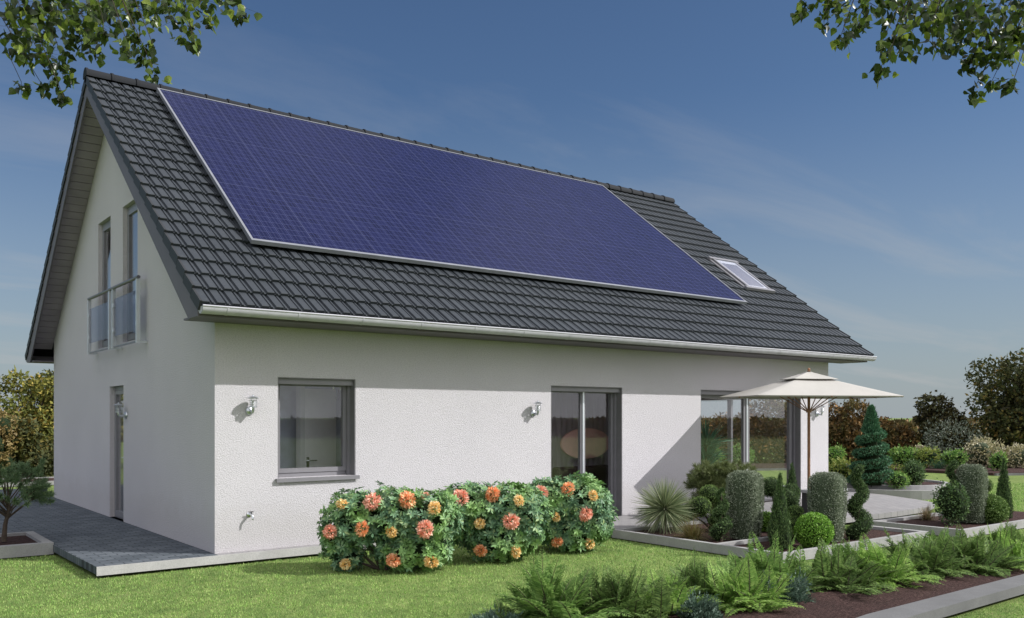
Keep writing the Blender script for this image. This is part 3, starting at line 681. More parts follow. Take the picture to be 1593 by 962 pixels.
b.build('rosette', 'chrome', TAP, True)
MB().tube([(0, -.014, 0), (0, -.07, 0), (0, -.10, -.004), (0, -.112, -.02), (0, -.113, -.06)], [.015, .018, .016, .013, .011], 12).build('spout', 'chrome', TAP, True)
mb = MB(); mb.tube([(0, -.06, 0.0), (0, -.06, .035)], .009, 10); mb.tube([(-.03, -.06, .036), (.03, -.06, .036)], .007, 8); mb.build('tap_handle', 'black_metal', TAP, True)

# ------------------------------------------------------------------ things inside the house seen through the glass
DR = empty('room_door', (1.66, 1.12, 0.006), R(14), 'pale grey interior door standing ajar behind the small window', 'door')
MB().box(0, 0.60, 0, 0.04, 0, 2.06).build('door_leaf', 'door_white', DR, bevel=0.004)
MB().box(-0.08, -0.004, -0.03, 0.07, 0, 2.12).build('door_post', 'white_plastic', DR)
mb = MB(); mb.tube([(0.07, -.001, 1.03), (0.07, -.05, 1.03), (0.19, -.055, 1.03)], .01, 8); mb.box(.045, .095, -.006, -.0005, .93, 1.08); mb.build('handle', 'chrome', DR, True)
TR = empty('towel_radiator', (2.14, 1.27, 0.95), 0, 'chrome towel radiator loop behind the small window, right side', 'radiator')
mb = MB(); mb.tube([(0.30, 0, 0.05), (0.30, 0, 1.0)], .013, 8)
path = []
for i in range(60): a = i / 59 * 5 * math.pi; path.append((0.02 + 0.28 * i / 59, 0.0, 1.06 + 0.09 * math.sin(a)))
mb.tube(path, .009, 6); mb.build('tube_loop', 'chrome', TR, True)
mb = MB(); mb.box(0.03, 0.28, 0.03, 0.05, 0.05, 0.95); mb.build('panel', 'bath_tile', TR)
mb = MB(); n = 40; ring = [(7.20 + 0.60 * math.cos(2 * math.pi * k / n), 1.18 + 0.28 * math.sin(2 * math.pi * k / n)) for k in range(n)]
V = [(a, 1.34, z) for a, z in ring] + [(a, 1.30, z) for a, z in ring]
V = [(x_ + 0.06, y_, z_) for x_, y_, z_ in V]
mb.add(V, [tuple(range(n)), tuple(range(2 * n - 1, n - 1, -1))] + [(i, (i + 1) % n, n + (i + 1) % n, n + i) for i in range(n)])
tag(mb.build('wall_panel', 'pink', None), 'oval pink wall panel seen through the double terrace door', 'wall panel')
mb = MB(); n = 150; V = []
for i in range(n + 1):
    x_ = 4.55 + 3.85 * i / n; y_ = 1.40 + 0.012 * math.sin(i * 1.25)
    V += [(x_, y_, 0.02), (x_, y_, 2.44)]
mb.add(V, [(2 * i, 2 * i + 2, 2 * i + 3, 2 * i + 1) for i in range(n)])
tag(mb.build('curtain', 'sheer_lilac', None, True), 'dark mauve pleated curtain across the room behind the terrace door', 'curtain')
SF = empty('sofa', (6.3, 0.60, 0.006), 0, 'low dark brown sofa in the room behind the terrace door', 'sofa')
plain('sofa_brown', (0.05, 0.032, 0.028), 0.8)
MB().box(0, 1.7, 0, 0.6, 0.08, 0.40).build('seat', 'sofa_brown', SF, bevel=0.03); MB().box(0, 1.7, 0.40, 0.56, 0.405, 0.78).build('backrest', 'sofa_brown', SF, bevel=0.04)
for a in (-0.16, 1.702): MB().box(a, a + 0.15, 0, 0.58, 0.08, 0.56).build('armrest', 'sofa_brown', SF, bevel=0.03)
for a in (0.05, 1.6):
    for b_ in (0.05, 0.5): MB().box(a, a + .05, b_, b_ + .05, 0, 0.079).build('leg', 'black_metal', SF)

# ------------------------------------------------------------------ parasol
A0 = Vector((8.62, -1.46, 0)); e1 = Vector((0.90, -0.436, 0)).normalized(); e2 = Vector((0.436, 0.90, 0)).normalized()
W1, W2 = 2.74, 1.52
UC = A0 + e1 * W1 / 2 + e2 * W2 / 2
UM = empty('parasol', (UC.x, UC.y, 0.0), math.atan2(e1.y, e1.x), 'open cream parasol on a brown wooden pole on the patio', 'parasol')
RZU, AZU = 2.03, 2.47
MB().tube([(0, 0, 0.04), (0, 0, 2.46)], [0.027, 0.025], 14).build('pole', 'teak', UM, True)
MB().lathe([(0.26, 0), (0.26, .035), (0.24, .05), (0.06, .06), (0.045, .07), (0.04, .30), (0.03, .30)], (0, 0, 0.0), 28).build('base', 'black_metal', UM, True)
MB().lathe([(0.03, 0), (0.036, .01), (0.02, .02), (0.028, .04), (0.012, .062), (0.002, .066)], (0, 0, 2.475), 14).build('finial', 'teak', UM, True)
MB().lathe([(0.05, 0), (0.05, .06), (0.035, .07)], (0, 0, 1.74), 14).build('hub', 'teak', UM, True)
def canopy(hw, hd, zr, za, t0, name, hem):
    mb = MB(); nr, ns = 8, 12; V = []
    per = []
    cs = [(-hw, -hd), (hw, -hd), (hw, hd), (-hw, hd)]
    for i in range(4):
        a, b = cs[i], cs[(i + 1) % 4]
        for k in range(ns):
            t = k / ns; sag = 0.03 * math.sin(math.pi * t)
            per.append(((a[0] + (b[0] - a[0]) * t) * (1 - sag), (a[1] + (b[1] - a[1]) * t) * (1 - sag), math.sin(math.pi * t)))
    m = len(per)
    for j in range(nr + 1):
        f = t0 + (1 - t0) * j / nr
        for px_, py_, s in per:
            V.append((px_ * f, py_ * f, za + (zr - za) * (f ** 0.93) - 0.012 * s * math.sin(math.pi * f)))
    F = [(j * m + k, j * m + (k + 1) % m, (j + 1) * m + (k + 1) % m, (j + 1) * m + k) for j in range(nr) for k in range(m)]
    if hem:
        base = len(V)
        for px_, py_, s in per: V.append((px_ * 0.995, py_ * 0.995, zr - hem))
        F += [(nr * m + k, nr * m + (k + 1) % m, base + (k + 1) % m, base + k) for k in range(m)]
    mb.add(V, F); o = mb.build(name, 'canvas', UM, True)
    so_ = o.modifiers.new('solid', 'SOLIDIFY'); so_.thickness = 0.004; return o
canopy(W1 / 2, W2 / 2, RZU, AZU - 0.03, 0.22, 'canopy', 0.025)
canopy(W1 / 2 * 0.32, W2 / 2 * 0.32, AZU - 0.135, AZU + 0.012, 0.03, 'vent_cap', 0.0)
for i, (sx, sy) in enumerate(((-1, -1), (0, -1), (1, -1), (1, 0), (1, 1), (0, 1), (-1, 1), (-1, 0))):
    tip = Vector((sx * W1 / 2 * .985, sy * W2 / 2 * .985, RZU - 0.022)); top = Vector((sx * .02, sy * .02, AZU - 0.10))
    rb_ = MB().tube([top, tip], 0.010, 6).build('rib', 'teak', UM, True)
    mid = top.lerp(tip, 0.48) - Vector((0, 0, 0.012))
    MB().tube([Vector((sx * .04, sy * .04, 1.77)), mid], 0.009, 6).build('strut', 'teak', rb_, True)

# ------------------------------------------------------------------ small bench on the patio
BN = empty('garden_bench', (9.55, -1.95, 0), R(0), 'low grey slab bench on black legs on the patio behind the clipped column', 'bench')
MB().box(0, 0.95, 0, 0.36, 0.36, 0.41).build('seat', 'bench_grey', BN, bevel=0.006)
for a in (0.06, 0.82): MB().box(a, a + 0.07, 0.03, 0.33, 0, 0.359).build('leg', 'black_metal', BN)

# ------------------------------------------------------------------ planting beds
def bed(rects_kerb, mulch_poly, label, zt=0.0, kmat='kerb', mz=-0.045, name='garden_bed'):
    t = empty(name, (mulch_poly[0][0], mulch_poly[0][1], GZ), 0, label, 'garden bed')
    ox, oy, oz = t.location
    mb = MB()
    for x0, x1, y0, y1 in rects_kerb:
        horiz = (x1 - x0) > (y1 - y0); ln = (x1 - x0) if horiz else (y1 - y0); nn = max(1, round(ln / 0.8))
        for i in range(nn):
            a, b = i / nn, (i + 1) / nn; gp = 0.003
            if horiz: bx = (x0 + ln * a + (gp if i else 0), x0 + ln * b, y0, y1)
            else: bx = (x0, x1, y0 + ln * a + (gp if i else 0), y0 + ln * b)
            mb.box(bx[0] - ox, bx[1] - ox, bx[2] - oy, bx[3] - oy, 0.015, zt - oz)
    mb.build('edging', kmat, t)
    poly = [(x - ox, y - oy) for x, y in mulch_poly]
    MB().prism(poly, 0.005, mz - oz).build('mulch', 'mulch', t)
    return t
bed([(5.46, 5.54, -3.10, -1.22), (5.541, 8.3, -3.17, -3.10), (5.551, 8.3, -1.32, -1.22), (8.301, 8.4, -3.084, -1.22)], [(5.5, -3.13), (8.35, -3.13), (8.35, -1.27), (5.5, -1.27)],
    'kerbed mulch bed with the yucca and pom-pom tree, nearest the wall')
bed([(5.46, 5.54, -4.19, -3.104), (5.541, 8.95, -4.19, -4.11), (8.85, 8.95, -4.099, -3.181)], [(5.5, -4.15), (8.9, -4.15), (8.9, -3.19), (5.5, -3.19)],
    'kerbed mulch bed with two clipped cypresses and the round box ball')
bed([(9.50, 9.58, -4.44, -3.06), (9.581, 13.4, -4.44, -4.36), (9.50, 13.4, -3.059, -2.96)], [(9.55, -4.39), (13.35, -4.39), (13.35, -3.0), (9.55, -3.0)],
    'kerbed mulch bed on the lawn right of the patio, with clipped column')
bed([(-3.4, -1.39, 2.04, 2.16), (-1.50, -1.39, 2.161, 3.50), (-3.4, -1.501, 3.40, 3.50)], [(-3.4, 2.10), (-1.45, 2.10), (-1.45, 3.45), (-3.4, 3.45)],
    'kerbed bed with the small pine beside the dark path, far left', zt=0.03, mz=-0.01)
bed([(-2.5, 3.5, 15.2, 15.32), (-2.5, 3.5, 17.0, 17.1), (-2.5, -2.4, 15.321, 16.999), (3.4, 3.5, 15.321, 16.999)], [(-2.5, 15.26), (3.5, 15.26), (3.5, 17.05), (-2.5, 17.05)], 'long low kerbed bed on the lawn behind the house', zt=-0.02)
# round bed
RBX, RBY = 16.25, 0.62
t = empty('garden_bed', (RBX, RBY, GZ), 0, 'round raised bed with two kerb rings around the layered topiary', 'garden bed')
def ring(r0, r1, z0, z1, n=48):
    mb = MB(); V = []
    for r, z in ((r1, z0), (r1, z1), (r0, z1), (r0, z0)): V += [(r * math.cos(2 * math.pi * k / n), r * math.sin(2 * math.pi * k / n), z) for k in range(n)]
    mb.add(V, [(j * n + k, j * n + (k + 1) % n, ((j + 1) % 4) * n + (k + 1) % n, ((j + 1) % 4) * n + k) for j in range(4) for k in range(n)]); return mb
ring(1.74, 1.88, 0.0, 0.20).build('outer_kerb', 'kerb', t); ring(1.28, 1.38, 0.10, 0.27).build('inner_kerb', 'kerb', t)
MB().lathe([(1.735, 0.01), (1.735, 0.16)], (0, 0, 0), 40).build('gravel', 'paver_pale', t)
MB().lathe([(1.279, 0.15), (1.279, 0.225), (0.6, 0.26), (0.01, 0.27)], (0, 0, 0), 40).build('mulch', 'mulch', t)
# long bed across the lawn
fbp = [(24.4, 6.0), (26.4, 7.6), (30.6, 3.2), (26.0, 1.2), (24.7, 1.8)]
t = empty('garden_bed', (26.0, 4.0, GZ), 0, 'low dark edged shrub bed across the far lawn', 'garden bed')
MB().prism([(x_ - 26, y_ - 4) for x_, y_ in fbp], 0, 0.07).build('edging', 'kerb_dark', t)
MB().prism([(26 + (x_ - 26) * .96 - 26.1, 4 + (y_ - 4) * .96 - 4.0) for x_, y_ in fbp], 0.01, 0.085).build('mulch', 'mulch', t)
fbp2 = [(18.6, 9.0), (21.5, 11.5), (26.5, 8.0), (24.4, 6.4)]
t = empty('garden_bed', (22.5, 8.7, GZ), 0, 'low dark edged shrub bed seen beyond the living room glass', 'garden bed')
MB().prism([(x_ - 22.5, y_ - 8.7) for x_, y_ in fbp2], 0, 0.07).build('edging', 'kerb_dark', t)
MB().prism([((x_ - 22.5) * .95, (y_ - 8.7) * .95) for x_, y_ in fbp2], 0.01, 0.085).build('mulch', 'mulch', t)
# foreground bed with a dark kerb
K0 = [(-1.8, -6.95), (1.2, -6.82), (3.25, -6.60), (6.31, -6.56), (9.2, -6.50)]; K1 = [(-1.8, -7.25), (1.2, -7.10), (3.50, -6.87), (5.75, -6.83), (9.2, -6.77)]
t = empty('garden_bed', (3.0, -6.0, GZ), 0, 'mulched foreground bed full of ferns with a straight dark kerb', 'garden bed')
MB().prism([(x_ - 3, y_ + 6) for x_, y_ in K1 + K0[::-1]], 0.035, 0.125).build('edging', 'kerb_dark', t)
MB().prism([(x_ - 3, y_ + 6 ) for x_, y_ in [(0.5, -6.86), (1.2, -6.81), (3.25, -6.59), (6.31, -6.55), (9.2, -6.49), (9.2, -5.5), (5.6, -5.15), (2.6, -4.80), (0.95, -4.78)]], 0.005, 0.085).build('mulch', 'mulch', t)

# ------------------------------------------------------------------ foliage tools (numpy)
def unit(a): return a / np.maximum(np.linalg.norm(a, axis=-1, keepdims=True), 1e-9)
class Leaves:
    def __init__(s): s.V = []; s.F = []; s.n = 0
    def diamonds(s, P, Dr, Nn, Ln, Wd, fold=0.25, bend=0.0, mid=0.45):
        """each leaf: base, two side points, tip; folded along its midrib"""
        n = len(P); Dr = unit(Dr); B = unit(np.cross(Dr, Nn)); Nn = unit(np.cross(B, Dr))
        Ln = np.broadcast_to(Ln, (n,))[:, None]; Wd = np.broadcast_to(Wd, (n,))[:, None]
        m = P + Dr * Ln * mid + Nn * Wd * fold
        q = np.stack([P, m + B * Wd * 0.5, P + Dr * Ln - Nn * Ln * bend, m - B * Wd * 0.5], 1).reshape(-1, 3)
        k = s.n + 4 * np.arange(n)
        f = np.concatenate([np.stack([k, k + 1, k + 2], 1), np.stack([k, k + 2, k + 3], 1)])
        s.V.append(q); s.F.append(f); s.n += 4 * n
    def blades(s, P, Dr, Ln, Wd, droop, seg=4, roll=0.0):
        """long thin arching blades"""
        n = len(P); Dr = unit(Dr); side = unit(np.cross(Dr, np.array([0, 0, 1.0]) + (1e-3 + roll) * rng.normal(size=(n, 3))))
        Ln = np.broadcast_to(Ln, (n,))[:, None]; Wd = np.broadcast_to(Wd, (n,))[:, None]; droop = np.broadcast_to(droop, (n,))[:, None]
        rows = []
        for i in range(seg + 1):
            t = i / seg; c = P + Dr * Ln * t - np.array([0, 0, 1.0]) * (Ln * droop * t * t)
            w = Wd * 0.5 * (1 - t) ** 0.7 if i else Wd * 0.35
            if i == seg: rows.append((c,))
            else: rows.append((c - side * w, c + side * w))
        per = 2 * seg + 1
        q = np.stack([v for r in rows for v in r], 1).reshape(-1, 3); k = s.n + per * np.arange(n); f = []
        for i in range(seg):
            a = k + 2 * i
            if i < seg - 1: f += [np.stack([a, a + 1, a + 3], 1), np.stack([a, a + 3, a + 2], 1)]
            else: f += [np.stack([a, a + 1, a + 2], 1)]
        s.V.append(q); s.F.append(np.concatenate(f)); s.n += per * n
    def hearts(s, P, Dr, Nn, Ln, Wd, bend=0.1):
        n = len(P); Dr = unit(Dr); B = unit(np.cross(Dr, Nn)); Nn = unit(np.cross(B, Dr))
        Ln = np.broadcast_to(Ln, (n,))[:, None]; Wd = np.broadcast_to(Wd, (n,))[:, None]
        sh = [(0.0, 0.0, 0), (0.02, 0.30, .05), (0.30, 0.52, .10), (0.62, 0.30, .05), (1.0, 0.0, -bend * 4), (0.62, -0.30, .05), (0.30, -0.52, .10), (0.02, -0.30, .05)]
        q = np.stack([P + Dr * Ln * a + B * Wd * b + Nn * Wd * c for a, b, c in sh], 1).reshape(-1, 3); k = s.n + 8 * np.arange(n)
        f = [np.stack([k, k + i, k + i + 1], 1) for i in range(1, 7)]
        s.V.append(q); s.F.append(np.concatenate(f)); s.n += 8 * n
    def build(s, name, mat, parent=None):
        V = np.concatenate(s.V).astype(np.float32); F = np.concatenate(s.F).astype(np.int32)
        me = bpy.data.meshes.new(name); me.vertices.add(len(V)); me.vertices.foreach_set('co', V.ravel())
        me.loops.add(F.size); me.loops.foreach_set('vertex_index', F.ravel())
        me.polygons.add(len(F)); me.polygons.foreach_set('loop_start', np.arange(0, F.size, 3, dtype=np.int32)); me.polygons.foreach_set('loop_total', np.full(len(F), 3, np.int32))
        me.update(calc_edges=True); return link(name, me, mat, parent)
def sph(n): return unit(rng.normal(size=(n, 3)))
def jit(N, a): return unit(N + a * rng.normal(size=N.shape))

def lumpy_core(mb, c, r, k=0.86, n=14):
    V = []; m = n // 2
    prof = []
    for j in range(m + 1):
        t = math.pi * j / m
        prof.append((max(1e-3, math.sin(t)), -math.cos(t)))
    base = len(mb.v); vs_ = []
    for a, b in prof:
        for i in range(n):
            u = 2 * math.pi * i / n; vs_.append((c[0] + r[0] * k * a * math.cos(u), c[1] + r[1] * k * a * math.sin(u), c[2] + r[2] * k * b))
    mb.add(vs_, [(j * n + i, j * n + (i + 1) % n, (j + 1) * n + (i + 1) % n, (j + 1) * n + i) for j in range(m) for i in range(n)])
def ball_leaves(Lv, c, r, n, ln, wd, tilt=0.7, out=0.5, shell=(0.90, 1.02)):
    N = sph(n); c = np.array(c); r = np.array(r); P = c + N * r * rng.uniform(shell[0], shell[1], (n, 1)); No = unit(N / r)
    Dr = unit(No * out + tilt * rng.normal(size=(n, 3)) * 0.8 + np.array([0, 0, 0.15])); 
    Lv.diamonds(P, Dr, jit(No, 0.5), ln * rng.uniform(0.7, 1.3, n), wd * rng.uniform(0.7, 1.3, n))
def trunk(parent, pts, rad, mat='bark', name='trunk', n=8): return MB().tube(pts, rad, n).build(name, mat, parent, True)

def thing_plant(name, loc, label, cat, group=None, rz=0.0): return empty(name, loc, rz, label, cat, group)
def box_ball(loc, r, leaf, core, label, group='clipped box balls', n=2600, ln=0.030, wd=0.016):
    t = thing_plant('box_ball', loc, label, 'topiary', group)
    L_ = Leaves(); ball_leaves(L_, (0, 0, r * 0.95), (r, r, r * 0.97), n, ln, wd, 0.6); L_.build('foliage', leaf, t)
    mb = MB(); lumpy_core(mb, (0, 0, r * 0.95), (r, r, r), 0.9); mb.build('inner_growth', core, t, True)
    trunk(t, [(0, 0, 0), (0, 0, r * 0.4)], 0.02)
    return t
def column(loc, w, h, label, leaf='topiary_grey', n=7000):
    t = thing_plant('clipped_column', loc, label, 'topiary', 'clipped grey green columns', R(15))
    L_ = Leaves(); m = n
    # surface of a rounded upright block
    th = rng.uniform(0, 2 * math.pi, m); zz_ = rng.uniform(0, 1, m); e_ = 0.62
    sx = np.sign(np.cos(th)) * np.abs(np.cos(th)) ** e_; sy = np.sign(np.sin(th)) * np.abs(np.sin(th)) ** e_
    top = rng.uniform(0, 1, m) < 0.10
    prof = lambda z: np.clip((0.84 + 0.24 * np.sin(np.clip(z, 0, 1) * 2.4)) * np.where(z > 0.90, np.sqrt(np.clip(1 - ((z - 0.90) / 0.10) ** 2 * 0.55, 0, 1)), 1), 0, 2)
    rr = np.where(top, np.sqrt(rng.uniform(0, 1, m)) * prof(np.ones(m)), prof(zz_)); zz_ = np.where(top, 1.0, zz_)
    P = np.stack([sx * rr * w / 2, sy * rr * w / 2, 0.02 + zz_ * (h - 0.03)], 1); P += rng.normal(size=P.shape) * 0.006
    No = unit(np.where(top[:, None], np.array([[0, 0, 1.0]]), np.stack([np.cos(th), np.sin(th), 0.1 + 0 * th], 1)))
    Dr = unit(No * 0.55 + np.array([0, 0, 0.35]) + 0.55 * rng.normal(size=(m, 3)))
    L_.diamonds(P, Dr, jit(No, 0.5), rng.uniform(0.016, 0.034, m), rng.uniform(0.009, 0.016, m)); L_.build('foliage', leaf, t)
    mb = MB(); nn = 24; V = []; F = []
    zs_ = [0.02, 0.2, 0.5, 0.8, 0.92, 0.975]
    for z in zs_:
        k = float(prof(np.array([z]))[0]) * 0.93 * w / 2
        for i in range(nn):
            a = 2 * math.pi * i / nn; ca, sa = math.cos(a), math.sin(a)
            V.append((math.copysign(abs(ca) ** e_, ca) * k, math.copysign(abs(sa) ** e_, sa) * k, z * h))
    F = [(j * nn + i, j * nn + (i + 1) % nn, (j + 1) * nn + (i + 1) % nn, (j + 1) * nn + i) for j in range(len(zs_) - 1) for i in range(nn)] + [tuple(range((len(zs_) - 1) * nn, len(zs_) * nn))]
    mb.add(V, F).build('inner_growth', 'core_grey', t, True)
    return t
def cypress(loc, w, h, label, stems=3, n=4200, leaf='topiary_dark'):
    t = thing_plant('cypress', loc, label, 'cypress', 'slim cypresses in the beds')
    L_ = Leaves(); mb = MB(); per = n // stems
    for s_ in range(stems):
        a = 2.1 * s_ + 0.5; off = 0.0 if s_ == 0 else w * 0.20; hh = h * (1.0, 0.86, 0.74, 0.7)[s_]; ww = w * (0.40, 0.34, 0.32, 0.3)[s_]
        cx_, cy_ = off * math.cos(a), off * math.sin(a)
        z = rng.beta(1.1, 1.25, per); pr = lambda z: np.where(z < 0.22, 0.55 + 2.0 * z, 1.0 - ((z - 0.22) / 0.78) ** 1.5) 
        th = rng.uniform(0, 2 * math.pi, per); r_ = ww * np.clip(pr(z), 0.02, 1) * (1 + 0.10 * np.sin(th * 5 + z * 14)) * rng.uniform(0.88, 1.04, per)
        P = np.stack([cx_ * (1 - z) + r_ * np.cos(th), cy_ * (1 - z) + r_ * np.sin(th), 0.02 + z * (hh - 0.03)], 1)
        No = np.stack([np.cos(th), np.sin(th), 0.2 + 0 * th], 1)
        Dr = unit(np.array([0, 0, 1.0]) + 0.45 * No + 0.35 * rng.normal(size=(per, 3)))
        L_.diamonds(P, Dr, jit(No, 0.4), rng.uniform(0.022, 0.05, per), rng.uniform(0.008, 0.016, per))
        mb.tube([(cx_ * (1 - z_), cy_ * (1 - z_), 0.02 + z_ * hh) for z_ in (0, .1, .22, .5, .8, .97)], [ww * float(pr(np.array(z_))) * 0.88 for z_ in (0.0, .1, .22, .5, .8, .97)], 10)
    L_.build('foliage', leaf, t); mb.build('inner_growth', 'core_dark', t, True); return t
def spiral(loc, w, h, label, turns=3.5, n=5000, leaf='topiary_dark', thick=0.42, phase=0.0, taper=0.55, group='spiral clipped evergreens', ln=0.028, name='spiral_topiary', topw=0.15):
    t = thing_plant(name, loc, label, 'topiary', group)
    L_ = Leaves(); u = rng.uniform(0, 1, n)
    def cen(u): 
        a = 2 * math.pi * turns * u + phase; r = w * 0.5 * (1 - taper * u) * (1 - thick) 
        return np.stack([r * np.cos(a), r * np.sin(a), 0.06 + u * (h - 0.12)], 1)
    c = cen(u); rt = (w * 0.5 * thick * 1.25) * (1 - (1 - topw) * u ** 1.4); N = sph(n); N[:, 2] *= 0.9
    P = c + N * rt[:, None] * rng.uniform(0.85, 1.05, (n, 1))
    L_.diamonds(P, unit(N * 0.6 + 0.6 * rng.normal(size=(n, 3)) + np.array([0, 0, .3])), jit(N, 0.5), ln * rng.uniform(0.7, 1.3, n), ln * 0.5 * rng.uniform(0.7, 1.3, n))
    L_.build('foliage', leaf, t)
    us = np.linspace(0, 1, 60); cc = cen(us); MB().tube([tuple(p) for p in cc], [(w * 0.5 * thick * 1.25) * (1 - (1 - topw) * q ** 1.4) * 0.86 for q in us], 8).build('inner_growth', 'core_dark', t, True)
    trunk(t, [(0, 0, 0), (0, 0, h * 0.9)], [0.022, 0.008]); return t
def pompom(loc, balls, label, leaf='topiary_green', stem=True):
    t = thing_plant('cloud_topiary', loc, label, 'topiary', 'pom-pom topiary trees')
    for (x, y, z, r) in balls:
        b = Leaves(); ball_leaves(b, (x, y, z), (r, r, r * 0.92), int(9000 * r), 0.022, 0.011, 0.55); o = b.build('leaf_ball', leaf, t)
        mb = MB(); lumpy_core(mb, (x, y, z), (r, r, r * .92), 0.92); mb.build('inner_growth', 'core_dark', o, True)
        if stem: trunk(t, [(0.02 * x, 0.02 * y, 0), (x * .4, y * .4, z * 0.5), (x, y, z)], [0.018, 0.014, 0.008], name='stem', n=6)
    return t
def tuft(loc, r, h, label, leaf, n=260, name='grass_tuft', wd=0.010, group=None, droop=0.35, spread=0.8, cat='ornamental grass'):
    t = thing_plant(name, loc, label, cat, group)
    L_ = Leaves(); a = rng.uniform(0, 2 * math.pi, n); el = np.arccos(rng.uniform(1 - spread, 1.0, n)) 
    Dr = np.stack([np.cos(a) * np.sin(el), np.sin(a) * np.sin(el), np.cos(el)], 1)
    P = rng.normal(size=(n, 3)) * r * 0.10; P[:, 2] = 0.0
    L_.blades(P, Dr, rng.uniform(0.75, 1.15, n) * max(r, h), wd * rng.uniform(.7, 1.3, n), droop * np.sin(el)); L_.build('foliage', leaf, t); return t
def yucca_ball(loc, r, label):
    t = thing_plant('yucca', loc, label, 'yucca'); n = 1300; N = sph(n); N[:, 2] = np.where(N[:, 2] < -0.90, -N[:, 2], N[:, 2]); N = unit(N)
    L_ = Leaves(); P = np.array([0, 0, r * 0.70]) + N * 0.03
    L_.blades(P, N, r * rng.uniform(0.8, 1.08, n), 0.013 * rng.uniform(.7, 1.2, n), 0.05, roll=2.0); L_.build('foliage', 'yucca', t)
    trunk(t, [(0, 0, 0), (0, 0, r * 0.66)], [0.03, 0.028]); return t
def blob_points(blobs, n):
    P = []; Nn = []
    vol = np.array([b[3] * b[4] + b[4] * b[5] + b[3] * b[5] for b in blobs]); cnt = np.maximum(1, (n * vol / vol.sum()).astype(int))
    for b, c in zip(blobs, cnt):
        N = sph(c); c0 = np.array(b[:3]); r = np.array(b[3:6]); p = c0 + N * r * rng.uniform(0.72, 1.06, (c, 1)); keep = np.ones(c, bool)
        for o in blobs:
            if o is b: continue
            q = (p - np.array(o[:3])) / np.array(o[3:6]); keep &= (q ** 2).sum(1) > 0.55
        P.append(p[keep]); Nn.append(unit(N / r)[keep])
    return np.concatenate(P), np.concatenate(Nn)
def shrub(loc, w, h, label, leaf, n=1600, ln=0.05, wd=0.025, name='shrub', cat='shrub', group=None, lumps=7, up=0.3, core='core_dark', stems=True, ragged=0.05):
    t = thing_plant(name, loc, label, cat, group); bl = [(0, 0, h * 0.45, w * 0.36, w * 0.36, h * 0.42)]
    for i in range(lumps):
        a = rng.uniform(0, 6.28); d = rng.uniform(0.12, 0.30) * w; s_ = rng.uniform(0.16, 0.26)
        bl.append((d * math.cos(a), d * math.sin(a), h * rng.uniform(0.35, 0.78), w * s_, w * s_, h * s_ * 1.1))
    P, N = blob_points(bl, n); P = P + (N + np.array([0, 0, 0.5])) * (np.abs(rng.normal(size=(len(P), 1))) * ragged * w); P[:, 2] = np.maximum(P[:, 2], 0.01); L_ = Leaves(); m = len(P)
    L_.diamonds(P, unit(N * 0.7 + np.array([0, 0, up]) + 0.6 * rng.normal(size=(m, 3))), jit(N, 0.6), ln * rng.uniform(.6, 1.4, m), wd * rng.uniform(.6, 1.4, m)); L_.build('foliage', leaf, t)
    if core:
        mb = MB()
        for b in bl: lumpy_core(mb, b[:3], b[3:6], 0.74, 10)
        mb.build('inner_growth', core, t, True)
    if stems: trunk(t, [(0, 0, 0), (0, 0, h * 0.4)], [0.03, 0.015], name='stem')
    return t
def tree(loc, w, h, label, leaf, n=6500, ln=0.16, lumps=16, trunk_h=0.3, name='broadleaf_tree', group='autumn trees beyond the lawn', low=0.22, gap=1.0):
    t = thing_plant(name, loc, label, 'tree', group); bl = []
    for i in range(lumps):
        a = rng.uniform(0, 6.28); d = math.sqrt(rng.uniform(0, 1)) * 0.36 * w; z = h * rng.uniform(low, 0.84); taperk = 1.0 - 0.45 * abs(z / h - 0.5) * 2 * (z > h * 0.5)
        s_ = rng.uniform(0.13, 0.23) * w
        bl.append((d * math.cos(a) * taperk, d * math.sin(a) * taperk, z, s_, s_, s_ * 0.85))
    P, N = blob_points(bl, n); m = len(P); P = P + rng.normal(size=P.shape) * 0.05 * w * 0.5
    L_ = Leaves(); L_.diamonds(P, unit(N * 0.5 + 0.8 * rng.normal(size=(m, 3)) + np.array([0, 0, -0.1])), jit(N, 0.7), ln * rng.uniform(.5, 1.4, m), ln * 0.6 * rng.uniform(.5, 1.4, m)); L_.build('crown', leaf, t)
    tr = MB(); tr.tube([(0, 0, 0), (0.02 * w, 0, h * 0.25), (-0.02 * w, 0.02 * w, h * 0.55), (0, 0, h * 0.8)], [0.045 * w, 0.036 * w, 0.02 * w, 0.008 * w], 8)
    for b in bl: tr.tube([(0, 0, h * 0.2), (b[0] * .5, b[1] * .5, (b[2] + h * 0.2) * .5 + 0.1), b[:3]], [0.016 * w, 0.010 * w, 0.003 * w], 5)
    tr.build('trunk', 'bark', t, True); return t
